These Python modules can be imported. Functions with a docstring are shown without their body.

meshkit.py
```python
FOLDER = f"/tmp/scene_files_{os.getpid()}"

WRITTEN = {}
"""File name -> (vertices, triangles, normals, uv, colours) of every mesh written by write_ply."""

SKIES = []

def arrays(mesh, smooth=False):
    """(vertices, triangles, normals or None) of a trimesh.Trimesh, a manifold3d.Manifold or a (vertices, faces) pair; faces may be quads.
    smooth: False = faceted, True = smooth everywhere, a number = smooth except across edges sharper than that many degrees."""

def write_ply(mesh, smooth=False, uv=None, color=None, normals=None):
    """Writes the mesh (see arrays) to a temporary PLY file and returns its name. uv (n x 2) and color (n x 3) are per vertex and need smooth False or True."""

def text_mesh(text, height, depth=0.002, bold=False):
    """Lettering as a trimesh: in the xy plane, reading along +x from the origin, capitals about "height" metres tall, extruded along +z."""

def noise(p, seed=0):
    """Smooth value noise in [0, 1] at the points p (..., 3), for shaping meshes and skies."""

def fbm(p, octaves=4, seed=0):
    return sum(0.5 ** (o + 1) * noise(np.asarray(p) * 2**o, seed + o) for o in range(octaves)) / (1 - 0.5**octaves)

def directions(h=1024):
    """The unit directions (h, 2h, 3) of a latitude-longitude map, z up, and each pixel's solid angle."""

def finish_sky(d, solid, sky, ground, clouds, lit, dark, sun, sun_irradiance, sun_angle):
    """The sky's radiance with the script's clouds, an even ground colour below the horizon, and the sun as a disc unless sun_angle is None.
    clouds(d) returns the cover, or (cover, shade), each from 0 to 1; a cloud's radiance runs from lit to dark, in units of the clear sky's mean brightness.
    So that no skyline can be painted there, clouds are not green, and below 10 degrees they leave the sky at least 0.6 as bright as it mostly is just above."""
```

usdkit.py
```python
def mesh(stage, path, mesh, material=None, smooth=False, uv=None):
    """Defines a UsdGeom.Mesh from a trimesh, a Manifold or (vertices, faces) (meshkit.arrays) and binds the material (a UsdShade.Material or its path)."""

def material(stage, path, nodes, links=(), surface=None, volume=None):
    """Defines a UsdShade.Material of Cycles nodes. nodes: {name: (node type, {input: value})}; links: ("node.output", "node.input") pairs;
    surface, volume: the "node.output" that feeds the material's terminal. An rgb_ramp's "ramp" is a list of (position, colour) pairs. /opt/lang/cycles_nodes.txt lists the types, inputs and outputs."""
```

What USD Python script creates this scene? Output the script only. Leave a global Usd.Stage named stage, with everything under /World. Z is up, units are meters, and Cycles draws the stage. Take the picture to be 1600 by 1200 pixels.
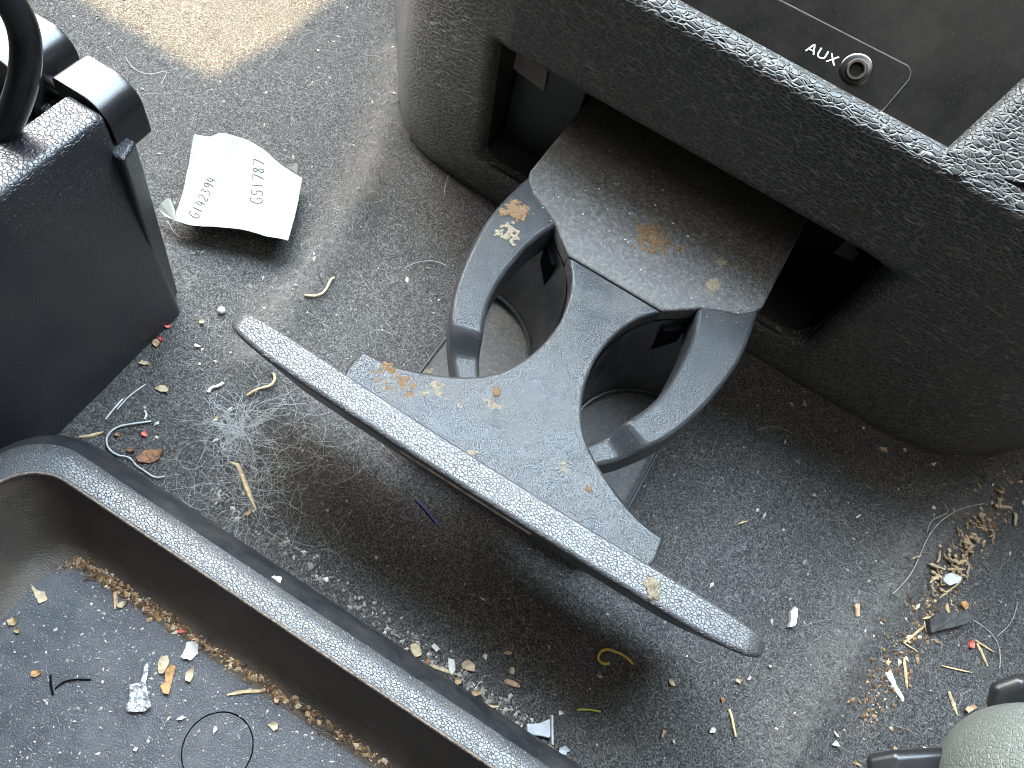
import math, numpy as np, trimesh, usdkit, meshkit, manifold3d as m3
from pxr import Usd, UsdGeom, UsdLux, UsdShade, Gf, Sdf
from shapely.geometry import Polygon, Point
stage = Usd.Stage.CreateInMemory()
UsdGeom.SetStageUpAxis(stage, 'Z'); UsdGeom.SetStageMetersPerUnit(stage, 1.0)
UsdGeom.Xform.Define(stage, '/World'); UsdGeom.Scope.Define(stage, '/World/Looks')
rng = np.random.default_rng(11)
# ------------------------------------------------------------------ camera
EXPOSURE = 0.0
CAM_H = .32
_n = np.array([-236, 596, 1200.]); _n /= np.linalg.norm(_n)
_Y = np.array([1300, -1900, 1200.]); _Y -= _Y.dot(_n)*_n; _Y /= np.linalg.norm(_Y)
_X = np.cross(_Y, -_n)
R = np.stack([_X, _Y, -_n])                      # world <- lens axes (right, down, forward)
cam = UsdGeom.Camera.Define(stage, '/World/camera')
r_, u_, b_ = R[:, 0], -R[:, 1], -R[:, 2]
cam.AddTransformOp().Set(Gf.Matrix4d(*r_, 0, *u_, 0, *b_, 0, 0, 0, CAM_H, 1))
cam.CreateHorizontalApertureAttr(36.0); cam.CreateVerticalApertureAttr(27.0); cam.CreateFocalLengthAttr(27.0)
cam.CreateClippingRangeAttr(Gf.Vec2f(.01, 100)); cam.CreateExposureAttr(EXPOSURE)
cam.CreateFStopAttr(0.0)
# ------------------------------------------------------------------ light
def frame_to(d):
    z = np.asarray(d, float); z /= np.linalg.norm(z)
    x = np.cross([0, 0, 1.], z); x /= np.linalg.norm(x); y = np.cross(z, x)
    return x, y, z
def area_light(name, pos, target, w, h, power, col):
    l = UsdLux.RectLight.Define(stage, '/World/'+name)
    x, y, z = frame_to(np.asarray(pos)-np.asarray(target))
    l.AddTransformOp().Set(Gf.Matrix4d(*map(float, x), 0, *map(float, y), 0, *map(float, z), 0, *map(float, pos), 1))
    l.CreateWidthAttr(w); l.CreateHeightAttr(h); l.CreateIntensityAttr(power); l.CreateColorAttr(Gf.Vec3f(*col))
area_light('door_light', (-.68, .50, .66), (-.05, .12, .03), .75, .50, 30.0, (1.0, .985, .95))
area_light('windscreen_light', (-.06, .49, .95), (.0, .12, .06), .95, .36, 42.0, (.70, .86, 1.0))
area_light('overhead_fill_light', (.22, -.02, 1.0), (.0, .2, .05), .50, .22, 5.0, (1.0, .97, .93))  # added overhead fill, grazing the console face to bring out its grain
area_light('far_door_light', (.75, -.25, .60), (.05, .15, .03), .6, .5, 1.2, (1.0, .93, .86))
SUN = np.array([-.40, .62, .95]); SUN /= np.linalg.norm(SUN)
sun = UsdLux.DistantLight.Define(stage, '/World/sun')
x, y, z = frame_to(SUN)
sun.AddTransformOp().Set(Gf.Matrix4d(*map(float, x), 0, *map(float, y), 0, *map(float, z), 0, 0, 0, 0, 1))
sun.CreateAngleAttr(.5); sun.CreateIntensityAttr(8.5); sun.CreateColorAttr(Gf.Vec3f(1, .76, .43)); sun.CreateNormalizeAttr(True)

# ------------------------------------------------------------------ helpers
taken = {}
def numbered(parent, name):
    k = taken.get((parent, name), 0); taken[(parent, name)] = k+1
    return name if k == 0 else f'{name}_{k:03d}'
def tag(prim, label=None, cat=None, group=None, kind=None):
    for k, v in (('label', label), ('category', cat), ('group', group), ('kind', kind)):
        if v: prim.SetCustomDataByKey(k, v)
    return prim
class Thing:
    def __init__(s, name, label, cat, loc=(0, 0, 0), group=None, kind=None):
        s.loc = np.asarray(loc, float)
        s.path = '/World/'+numbered('/World', name)
        x = UsdGeom.Xform.Define(stage, s.path); x.AddTranslateOp().Set(Gf.Vec3d(*map(float, s.loc)))
        s.prim = tag(x.GetPrim(), label, cat, group, kind)
    def part(s, name, mesh, mat, smooth=35, parent=None, label=None, kind=None):
        par = parent or s.path
        v, f, _ = meshkit.arrays(mesh)
        p = par+'/'+numbered(par, name)
        m = usdkit.mesh(stage, p, (v-s.loc, f), mat, smooth=smooth)
        tag(m.GetPrim(), label, None, None, kind)
        return p
def single(name, mesh, mat, label, cat, group=None, kind=None, smooth=35):
    v, f, _ = meshkit.arrays(mesh)
    loc = np.r_[(v[:, :2].min(0)+v[:, :2].max(0))/2, v[:, 2].min()]
    p = '/World/'+numbered('/World', name)
    m = usdkit.mesh(stage, p, (v-loc, f), mat, smooth=smooth)
    m.AddTranslateOp().Set(Gf.Vec3d(*map(float, loc)))
    return tag(m.GetPrim(), label, cat, group, kind)
def cat_(ms):
    return trimesh.util.concatenate([m if isinstance(m, trimesh.Trimesh) else trimesh.Trimesh(*meshkit.arrays(m)[:2], process=False) for m in ms])
def ray(px, py): return R @ np.array([(px-800)/1200, (py-600)/1200, 1.])
def at(px, py, z=0.):
    d = ray(px, py); return np.array([0, 0, CAM_H]) + (z-CAM_H)/d[2]*d
def pix(p):
    c = (np.atleast_2d(p)-[0, 0, CAM_H]) @ R
    return np.c_[800+1200*c[:, 0]/c[:, 2], 600+1200*c[:, 1]/c[:, 2]]
def spline(pts, n, closed=False):
    from scipy.interpolate import CubicSpline, PchipInterpolator
    p = np.asarray(pts, float)
    if closed: p = np.vstack([p, p[:1]])
    t = np.r_[0, np.cumsum(np.linalg.norm(np.diff(p, axis=0), axis=1)**.7)]
    cs = CubicSpline(t, p, bc_type='periodic' if closed else 'natural')
    q = cs(np.linspace(0, t[-1], n*8))
    s = np.r_[0, np.cumsum(np.linalg.norm(np.diff(q, axis=0), axis=1))]
    ss = np.linspace(0, s[-1], n+1 if closed else n)
    out = np.stack([np.interp(ss, s, q[:, k]) for k in range(p.shape[1])], 1)
    return out[:-1] if closed else out
def polyline(pts, step, closed=False):
    p = np.asarray(pts, float)
    if closed: p = np.vstack([p, p[:1]])
    s = np.r_[0, np.cumsum(np.linalg.norm(np.diff(p, axis=0), axis=1))]
    n = max(2, int(s[-1]/step))
    ss = np.linspace(0, s[-1], n+1)
    out = np.stack([np.interp(ss, s, p[:, k]) for k in range(p.shape[1])], 1)
    return out[:-1] if closed else out
def grid_faces(nr, nc, wrap=False):
    i, j = np.meshgrid(np.arange(nr-1), np.arange(nc if wrap else nc-1), indexing='ij')
    a = i*nc+j; b = i*nc+(j+1) % nc
    q = np.stack([a, b, b+nc, a+nc], -1).reshape(-1, 4)
    return np.vstack([q[:, [0, 1, 2]], q[:, [0, 2, 3]]])
def loft(rings, caps=True):
    rings = np.asarray(rings, float); K, M = rings.shape[:2]
    v = rings.reshape(-1, 3); f = grid_faces(K, M, True)
    if caps:
        v = np.vstack([v, rings[0].mean(0), rings[-1].mean(0)]); j = np.arange(M); jn = (j+1) % M
        f = np.vstack([f, np.c_[np.full(M, K*M), jn, j], np.c_[np.full(M, K*M+1), (K-1)*M+j, (K-1)*M+jn]])
    m = trimesh.Trimesh(v, f, process=False)
    if m.volume < 0: m.invert()
    return m
def tube(pts, r, n=6, smooth_n=None, caps=True):
    p = np.asarray(pts, float)
    if smooth_n: p = spline(p, smooth_n)
    K = len(p); r = np.broadcast_to(np.asarray(r, float), (K,)) if np.ndim(r) == 0 else np.interp(np.linspace(0, 1, K), np.linspace(0, 1, len(r)), r)
    t = np.gradient(p, axis=0); t /= np.linalg.norm(t, axis=1, keepdims=True)+1e-12
    ref = np.array([.13, .21, .97])
    a = np.cross(t, ref); a /= np.linalg.norm(a, axis=1, keepdims=True)+1e-9; b = np.cross(t, a)
    th = np.arange(n)/n*2*np.pi
    return loft(p[:, None]+r[:, None, None]*(np.cos(th)[None, :, None]*a[:, None]+np.sin(th)[None, :, None]*b[:, None]), caps)
def ribbon(pts, w, th=.0002, up=(0, 0, 1)):
    p = np.asarray(pts, float); K = len(p)
    w = np.interp(np.linspace(0, 1, K), np.linspace(0, 1, np.size(w)), np.ravel(w)) if np.size(w) > 1 else np.full(K, float(w))
    t = np.gradient(p, axis=0); t /= np.linalg.norm(t, axis=1, keepdims=True)+1e-12
    a = np.cross(t, up); a /= np.linalg.norm(a, axis=1, keepdims=True)+1e-9
    u = np.asarray(up, float)[None]
    return loft(np.stack([p+a*w[:, None]/2, p+a*w[:, None]*.3+u*th, p-a*w[:, None]*.3+u*th, p-a*w[:, None]/2], 1))
def slab(pts, z0, z1, r=.001, step=.0015, nr=4, frame=None, rb=None):
    """plan outline extruded from z0 to z1 with a rounded upper edge"""
    p = polyline(pts, step, True)
    if Polygon(p).exterior.is_ccw is False: p = p[::-1]
    t = np.roll(p, -1, 0)-np.roll(p, 1, 0); t /= np.linalg.norm(t, axis=1, keepdims=True)
    nrm = np.c_[t[:, 1], -t[:, 0]]
    rings = [np.c_[p, np.full(len(p), z0)]]
    for k in range(nr+1):
        a = k/nr*math.pi/2
        rings.append(np.c_[p-nrm*r*(1-math.cos(a)), np.full(len(p), z1-r+r*math.sin(a))])
    v = np.vstack(rings); M = len(p); f = grid_faces(len(rings), M, True)
    def cap(ring, flip):
        vv, ff = trimesh.creation.triangulate_polygon(Polygon(ring[:, :2]), engine='earcut')
        return np.c_[vv, np.full(len(vv), ring[0, 2])], (ff[:, ::-1] if flip else ff)
    m = trimesh.Trimesh(v, f, process=False)
    tv, tf = cap(rings[-1], False); bv, bf = cap(rings[0], True)
    tm = trimesh.Trimesh(tv, tf, process=False)
    if tm.face_normals[:, 2].mean() < 0: tm.invert()
    bm = trimesh.Trimesh(bv, bf, process=False)
    if bm.face_normals[:, 2].mean() > 0: bm.invert()
    out = trimesh.util.concatenate([m, tm, bm])
    if frame is not None: out.apply_transform(frame)
    return out
def rbox(x0, x1, y0, y1, z0, z1, r=.001, n=10):
    s = m3.Manifold.sphere(r, n)
    return m3.Manifold.batch_hull([s.translate((a, b, c)) for a in (x0+r, x1-r) for b in (y0+r, y1-r) for c in (z0+r, z1-r)])
def rrect(x0, x1, y0, y1, rs, n=8):
    """rounded rectangle, ccw from lower left; rs = radii (ll, lr, ur, ul)"""
    out = []
    for (cx, cy, sx, sy, r, a0) in ((x0, y0, 1, 1, rs[0], 180), (x1, y0, -1, 1, rs[1], 270), (x1, y1, -1, -1, rs[2], 0), (x0, y1, 1, -1, rs[3], 90)):
        for k in range(n+1):
            a = math.radians(a0+90*k/n); out.append((cx+sx*r+r*math.cos(a), cy+sy*r+r*math.sin(a)))
    return np.array(out)
def hull(pts, r=.001, n=10):
    s = m3.Manifold.sphere(r, n); return m3.Manifold.batch_hull([s.translate(tuple(map(float, p))) for p in pts])
fbm, noise = meshkit.fbm, meshkit.noise
def tones(m, per, seed):
    n = len(m.GetPointsAttr().Get())
    t = np.repeat(np.random.default_rng(seed).random(n//per+1), per)[:n]
    from pxr import Vt
    UsdGeom.PrimvarsAPI(m).CreatePrimvar('tone', Sdf.ValueTypeNames.FloatArray, 'vertex').Set(Vt.FloatArray.FromNumpy(t.astype(np.float32)))

# ------------------------------------------------------------------ materials
def mat(name, nodes, links, surface='p.BSDF'):
    return usdkit.material(stage, '/World/Looks/'+name, nodes, links, surface=surface)
def grained(name, base, rough, cell=600, depth=.00035, strength=1.0, dust=.12, dust_col=(.22, .20, .17), dust_scale=35, stretch=(1, 1, 1), spec=.5, fine=2600, fine_amt=.12, speck=.0, crease=.13, line=0.0):
    """black moulded plastic or leather: wrinkle cells as relief, dust in blotches"""
    nodes = {
        'g': ('geometry', {}),
        'map': ('mapping', {'scale': stretch}),
        'w': ('noise_texture', {'scale': cell*.5, 'detail': 2.0}),
        'ws': ('vector_math', {'math_type': 'scale', 'scale': .0018*600/cell}),
        'wa': ('vector_math', {'math_type': 'add'}),
        'v': ('voronoi_texture', {'feature': 'distance_to_edge', 'scale': cell}),
        'vr': ('map_range', {'range_type': 'smoothstep', 'from_min': 0.0, 'from_max': crease, 'clamp': True}),
        'n2': ('noise_texture', {'scale': fine, 'detail': 2.0}),
        'h': ('math', {'math_type': 'multiply_add', 'value2': fine_amt}),
        'b': ('bump', {'distance': depth, 'strength': strength}),
        'dn': ('noise_texture', {'scale': dust_scale, 'detail': 6.0, 'roughness': .65}),
        'dr': ('map_range', {'from_min': .42, 'from_max': .72, 'to_max': dust, 'clamp': True}),
        'sn': ('voronoi_texture', {'feature': 'f1', 'scale': 700.0}),
        'sr': ('map_range', {'from_min': .10, 'from_max': .24, 'to_min': speck, 'to_max': 0.0, 'clamp': True}),
        'sum': ('math', {'math_type': 'add', 'use_clamp': True}),
        'c': ('mix_color', {'a': base, 'b': dust_col}),
        'ln': ('map_range', {'from_min': .02, 'from_max': .15, 'to_min': line, 'to_max': 0.0, 'clamp': True}),  # pale creases: painted glints on the console leather, dust on the knob
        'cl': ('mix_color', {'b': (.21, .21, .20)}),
        'rr': ('map_range', {'from_min': 0.0, 'from_max': .3, 'to_min': rough, 'to_max': min(1, rough+.25), 'clamp': True}),
        'p': ('principled_bsdf', {'specular_ior_level': spec}),
    }
    links = [('g.position', 'map.vector'), ('map.vector', 'w.vector'), ('w.color', 'ws.vector1'), ('map.vector', 'wa.vector1'), ('ws.vector', 'wa.vector2'),
             ('wa.vector', 'v.vector'), ('v.distance', 'vr.value'), ('g.position', 'n2.vector'), ('n2.fac', 'h.value1'), ('vr.result', 'h.value3'),
             ('h.value', 'b.height'), ('b.normal', 'p.normal'), ('g.position', 'dn.vector'), ('dn.fac', 'dr.value'), ('g.position', 'sn.vector'), ('sn.distance', 'sr.value'),
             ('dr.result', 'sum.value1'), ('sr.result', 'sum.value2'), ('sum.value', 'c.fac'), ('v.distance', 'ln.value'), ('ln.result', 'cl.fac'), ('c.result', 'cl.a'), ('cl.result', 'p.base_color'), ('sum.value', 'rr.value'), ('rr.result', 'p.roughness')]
    return mat(name, nodes, links)
def simple(name, col, rough=.6, spec=.5, metallic=0.0, vary=.35, scale=300, bump=.0, emis=None, trans=None):
    nodes = {'g': ('geometry', {}), 'n': ('noise_texture', {'scale': float(scale), 'detail': 4.0}),
             'r': ('map_range', {'from_min': .3, 'from_max': .7, 'to_min': 1-vary, 'to_max': 1+vary, 'clamp': True}),
             'c': ('vector_math', {'math_type': 'scale', 'vector1': col}),
             'p': ('principled_bsdf', {'roughness': rough, 'specular_ior_level': spec, 'metallic': metallic})}
    links = [('g.position', 'n.vector'), ('n.fac', 'r.value'), ('r.result', 'c.scale'), ('c.vector', 'p.base_color')]
    if bump:
        nodes['b'] = ('bump', {'distance': bump, 'strength': 1.0}); links += [('n.fac', 'b.height'), ('b.normal', 'p.normal')]
    if trans:
        nodes['t'] = ('translucent_bsdf', {'color': col}); nodes['m'] = ('mix_closure', {'fac': trans})
        links += [('p.BSDF', 'm.closure1'), ('t.BSDF', 'm.closure2')]
        return mat(name, nodes, links, 'm.closure')
    return mat(name, nodes, links)
M = {
    'leather': grained('console_leather', (.027, .027, .027), .38, cell=640, depth=.0012, spec=.6, dust=.14, dust_scale=30, stretch=(.52, 1, 1.1), crease=.18, line=.85),  # crease lines stand in for side-light glints on the wrinkles
    'fascia': grained('grained_fascia_plastic', (.040, .042, .046), .35, spec=.76, cell=1050, depth=.00015, stretch=(.8, 1, 1), dust=.10, dust_scale=50),
    'holder': grained('satin_holder_plastic', (.019, .022, .0255), .28, spec=.56, cell=1900, depth=.00026, dust=.16, dust_scale=70, speck=.0, fine=4000),
    'arm': grained('arm_plastic', (.017, .020, .023), .31, spec=.44, cell=2000, depth=.00014, dust=.06, dust_scale=60),
    'plate': grained('dusty_plate_plastic', (.060, .060, .060), .5, spec=.5, cell=2000, depth=.00022, dust=.75, dust_col=(.17, .167, .16), dust_scale=520, speck=.8),
    'smooth': grained('smooth_black_plastic', (.014, .014, .015), .30, cell=1200, depth=.00002, dust=.06),
    'liner': grained('liner_plastic', (.012, .014, .014), .45, cell=1800, depth=.00005, dust=.06),
    'cup': grained('cup_wall_plastic', (.013, .013, .014), .22, cell=1200, depth=.00001, dust=.10, dust_scale=80),
    'panel': grained('gloss_panel_plastic', (.007, .0065, .006), .12, spec=.15, cell=2600, depth=.00001, dust=.05, speck=.05),
    'seatbox': grained('seat_box_plastic', (.012, .0133, .0168), .36, spec=.75, cell=720, depth=.00014, dust=.06),
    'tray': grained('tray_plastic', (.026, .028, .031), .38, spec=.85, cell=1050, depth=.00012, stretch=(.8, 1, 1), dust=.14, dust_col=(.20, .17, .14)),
    'trayfloor': grained('tray_floor_plastic', (.029, .0315, .038), .46, spec=.6, cell=900, depth=.00010, dust=.2, dust_col=(.17, .16, .15), dust_scale=90, speck=.30),
    'traywall': grained('dirty_tray_wall_plastic', (.040, .0335, .0275), .5, cell=900, depth=.00010, dust=.5, dust_col=(.15, .12, .09), dust_scale=45, stretch=(.5, 1, 1)),
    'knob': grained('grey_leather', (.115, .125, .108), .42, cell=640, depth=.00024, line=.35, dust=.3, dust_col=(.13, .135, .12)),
    'gloss': grained('gloss_black_plastic', (.010, .010, .011), .30, cell=900, depth=.00001, dust=.05),
    'worn': simple('worn_edge', (.105, .085, .070), .8, .3, vary=.6, scale=900, bump=.0003),
    'tube': grained('gloss_tube_paint', (.010, .010, .011), .20, cell=900, depth=.00001, dust=.05),
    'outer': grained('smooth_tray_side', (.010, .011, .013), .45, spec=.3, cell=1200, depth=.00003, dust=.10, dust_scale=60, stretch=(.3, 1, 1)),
    'inlay': simple('inlay_edge', (.075, .072, .066), .4),
    'felt': simple('grey_felt', (.30, .265, .23), .95, .1, scale=1500, bump=.0003),
    'line': simple('pale_trim_edge', (.48, .44, .38), .35),
    'chrome': simple('dark_chrome', (.10, .097, .094), .25, metallic=1.0, vary=.1),
    'black': simple('hole_black', (.004, .004, .004), 1.0, .05),
    'white': simple('white_print', (.75, .75, .73), .6, vary=.05),
    'ink': simple('black_ink', (.012, .012, .015), .6),
    'paper': simple('pale_green_paper', (.26, .278, .240), .85, .2, vary=.05, scale=120, trans=.25),
    'straw': simple('straw', (.36, .26, .14), .7, vary=.4, scale=500),
    'paleleaf': simple('pale_dry_leaf', (.38, .30, .19), .7, vary=.3, scale=500, trans=.15),
    'tanleaf': simple('tan_dry_leaf', (.30, .20, .105), .7, vary=.4, scale=500, trans=.15),
    'orangeleaf': simple('orange_dry_leaf', (.28, .145, .05), .7, vary=.4, scale=600),
    'brownbark': simple('brown_bark', (.16, .075, .035), .8, vary=.5, scale=700, bump=.0006),
    'wood': simple('wood_sliver', (.34, .22, .13), .8, vary=.4, scale=900),
    'white_scrap': simple('white_scrap', (.40, .39, .365), .6, vary=.15, scale=700),
    'clear': simple('milky_plastic', (.42, .45, .48), .35, vary=.15, trans=.3),
    'foil': simple('crumpled_foil', (.34, .35, .36), .4, metallic=.6, vary=.4, scale=1200, bump=.0007),
    'red': simple('red_scrap', (.50, .03, .03), .5, vary=.2),
    'pink': simple('faded_red_scrap', (.42, .10, .08), .6, vary=.3),
    'yellow': simple('yellow_thread', (.42, .31, .05), .7, vary=.2, scale=900),
    'lime': simple('lime_fibre', (.34, .35, .05), .7),
    'blue': simple('blue_fibre', (.04, .055, .25), .7),
    'grey_thread': simple('grey_thread', (.36, .37, .37), .8, vary=.3),
    'hair': simple('pale_hair', (.30, .29, .27), .6),
    'lint': simple('lint', (.50, .53, .53), .9),
    'rubber': simple('black_rubber', (.02, .02, .018), .6, bump=.0003),
    'crust': simple('dried_crust', (.105, .066, .036), .9, .2, vary=.6, scale=1800, bump=.0004),
    'palecrust': simple('pale_crust', (.14, .118, .085), .9, .2, vary=.5, scale=1800, bump=.0004),
    'blockerm': simple('blocker_plate', (.25, .25, .24), .9),
}
# carpet: needle felt, dark, left fold painted pale as if lit, brown dusty areas
M['carpet'] = mat('needle_felt_carpet', {
    'g': ('geometry', {}), 'n': ('noise_texture', {'scale': 1300.0, 'detail': 3.0, 'roughness': .7}),
    'r': ('rgb_ramp', {'ramp': [(0, (.006, .006, .006)), (.40, (.022, .022, .022)), (.50, (.055, .055, .055)), (.62, (.14, .138, .135)), (1, (.30, .29, .28))]}),
    'b': ('bump', {'distance': .0010, 'strength': 1.0}),
    'd': ('attribute', {'attribute': 'dirt_crest_light'}), 'dn': ('noise_texture', {'scale': 60.0, 'detail': 5.0}), 'dm': ('math', {'math_type': 'multiply'}),
    'dk': ('math', {'math_type': 'multiply', 'value2': 1.5, 'use_clamp': True}),
    'c': ('mix_color', {'b': (.138, .126, .114)}), 'p': ('principled_bsdf', {'roughness': .95, 'specular_ior_level': .15})},
    [('g.position', 'n.vector'), ('n.fac', 'r.fac'), ('n.fac', 'b.height'), ('b.normal', 'p.normal'), ('d.fac', 'dm.value1'), ('g.position', 'dn.vector'), ('dn.fac', 'dm.value2'),
     ('dm.value', 'dk.value1'), ('dk.value', 'c.fac'), ('r.color', 'c.a'), ('c.result', 'p.base_color')])
M['pile'] = mat('carpet_pile', {
    'g': ('attribute', {'attribute': 'tone'}),
    'r': ('rgb_ramp', {'ramp': [(0, (.004, .004, .004)), (.45, (.014, .014, .014)), (.65, (.070, .069, .068)), (.90, (.16, .157, .15)), (1, (.33, .32, .305))]}),
    'p': ('principled_bsdf', {'roughness': .7, 'specular_ior_level': .3})},
    [('g.fac', 'r.fac'), ('r.color', 'p.base_color')])
def island(name, ramp, rough=.8):
    return mat(name, {'g': ('attribute', {'attribute': 'tone'}), 'r': ('rgb_ramp', {'ramp': ramp}), 'p': ('principled_bsdf', {'roughness': rough, 'specular_ior_level': .3})},
               [('g.fac', 'r.fac'), ('r.color', 'p.base_color')])
M['crumb'] = island('pale_crumbs', [(0, (.10, .09, .08)), (.5, (.20, .185, .165)), (.85, (.34, .325, .30)), (1, (.50, .48, .45))])
M['browncrumb'] = island('brown_crumbs', [(0, (.05, .03, .018)), (.4, (.16, .09, .045)), (.8, (.34, .22, .12)), (1, (.55, .46, .34))])

# ------------------------------------------------------------------ carpet
RIDGE1 = np.array([at(*p, .004)[:2] for p in ((625, 90), (605, 190), (570, 290), (520, 380), (440, 480), (400, 560))])
RIDGE2 = np.array([at(*p, .004)[:2] for p in ((1610, 690), (1545, 750), (1440, 870), (1350, 985), (1270, 1110), (1220, 1200), (1180, 1300))])
def dist_poly(P, L):
    best = np.full(P.shape[:-1], 9.); side = np.zeros(P.shape[:-1])
    for a, b in zip(L[:-1], L[1:]):
        d = b-a; t = np.clip(((P-a)@d)/(d@d), 0, 1); q = P-a-t[..., None]*d
        r = np.linalg.norm(q, axis=-1); s = d[0]*q[..., 1]-d[1]*q[..., 0]
        side = np.where(r < best, s, side); best = np.minimum(best, r)
    return best, np.sign(side)
def ground(x, y):
    P = np.stack(np.broadcast_arrays(np.asarray(x, float), np.asarray(y, float)), -1)
    d1, s1 = dist_poly(P, RIDGE1); d2, s2 = dist_poly(P, RIDGE2)
    z = .0080*np.exp(-(d1/.012)**2) + .007*np.exp(-(d2/.012)**2)
    z = z + .003*(fbm(np.stack([P[..., 0]*25, P[..., 1]*25, 0*P[..., 0]], -1), 3, 4)-.5)
    return z
def on_ground(px, py, off=.0006):
    z = 0.
    for _ in range(4):
        p = at(px, py, z); z = float(ground(p[0], p[1]))+off
    return at(px, py, z)
def axis(lo, hi, flo, fhi, fine, coarse):
    return np.r_[np.arange(lo, flo, coarse), np.arange(flo, fhi, fine), np.arange(fhi, hi+coarse, coarse)]
xs, ys = axis(-.9, .9, -.40, .36, .0024, .03), axis(-.6, 1.0, -.08, .62, .0024, .03)
gx, gy = np.meshgrid(xs, ys, indexing='ij'); gz = ground(gx, gy)
cv = np.stack([gx, gy, gz], -1).reshape(-1, 3); cf = grid_faces(len(xs), len(ys))
if trimesh.Trimesh(cv, cf[:10], process=False).face_normals[:, 2].mean() < 0: cf = cf[:, ::-1]
floor = UsdGeom.Xform.Define(stage, '/World/floor').GetPrim()
tag(floor, 'worn dark grey felt carpet covered in lint and grit', 'floor', None, 'structure')
cm = usdkit.mesh(stage, '/World/floor/carpet', (cv, cf), M['carpet'], smooth=True)
d1, _ = dist_poly(cv[:, :2], RIDGE1); d2, s2 = dist_poly(cv[:, :2], RIDGE2)
dirt_crest_light = np.clip(.55*np.exp(-(d1/.012)**2)+.5*np.exp(-(d2/.016)**2)+.12, 0, 1)  # light on the left fold crest painted in; brown dust along the right ridge
UsdGeom.PrimvarsAPI(cm).CreatePrimvar('dirt_crest_light', Sdf.ValueTypeNames.FloatArray, 'vertex').Set([float(x) for x in dirt_crest_light])
def flat_fibres(n, xlo, xhi, ylo, yhi, lmin, lmax, wid, lift, curl, seed, zf=ground, mask=None):
    g = np.random.default_rng(seed)
    x, y = g.uniform(xlo, xhi, n), g.uniform(ylo, yhi, n)
    if mask is not None:
        k = mask(x, y); x, y = x[k], y[k]
    n = len(x); a = g.uniform(0, 2*np.pi, n); L = g.uniform(lmin, lmax, n); c = g.normal(0, curl, n)
    pts = []
    px_, py_ = x.copy(), y.copy(); z0 = zf(x, y)
    for k in range(3):
        h = (.0001+lift*g.random(n)*(1 if k == 1 else .5))
        pts.append(np.stack([px_, py_, z0+h], -1))
        aa = a+c*k; px_ = px_+np.cos(aa)*L/2; py_ = py_+np.sin(aa)*L/2
        if k < 2: z0 = zf(px_, py_)
    P = np.stack(pts, 1)                                        # n,3,3
    w = wid*g.uniform(.6, 1.3, n)
    side = np.stack([-np.sin(a+c*.5), np.cos(a+c*.5), 0*a], -1)*w[:, None]/2
    V = np.stack([P[:, 0]-side, P[:, 0]+side, P[:, 1]-side, P[:, 1]+side, P[:, 2]-side, P[:, 2]+side], 1).reshape(-1, 3)
    f = np.array([[0, 2, 1], [1, 2, 3], [2, 4, 3], [3, 4, 5]])
    F = (f[None]+6*np.arange(n)[:, None, None]).reshape(-1, 3)
    return V, F
def visible(x, y):
    p = pix(np.stack([x, y, 0*x], -1)); return (p[:, 0] > -60) & (p[:, 0] < 1660) & (p[:, 1] > -60) & (p[:, 1] < 1260) & (np.abs(p[:, 0]) < 9e3)
def carpet_shown(x, y):
    return visible(x, y) & ~((y > .262) & (x > -.135) & (x < .17)) & ~((x < -.19) & (y < .10)) & (y > .028)
pile = flat_fibres(480000, -.42, .30, .02, .60, .0010, .0028, .00010, .0006, .5, 5, mask=carpet_shown)
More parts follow.
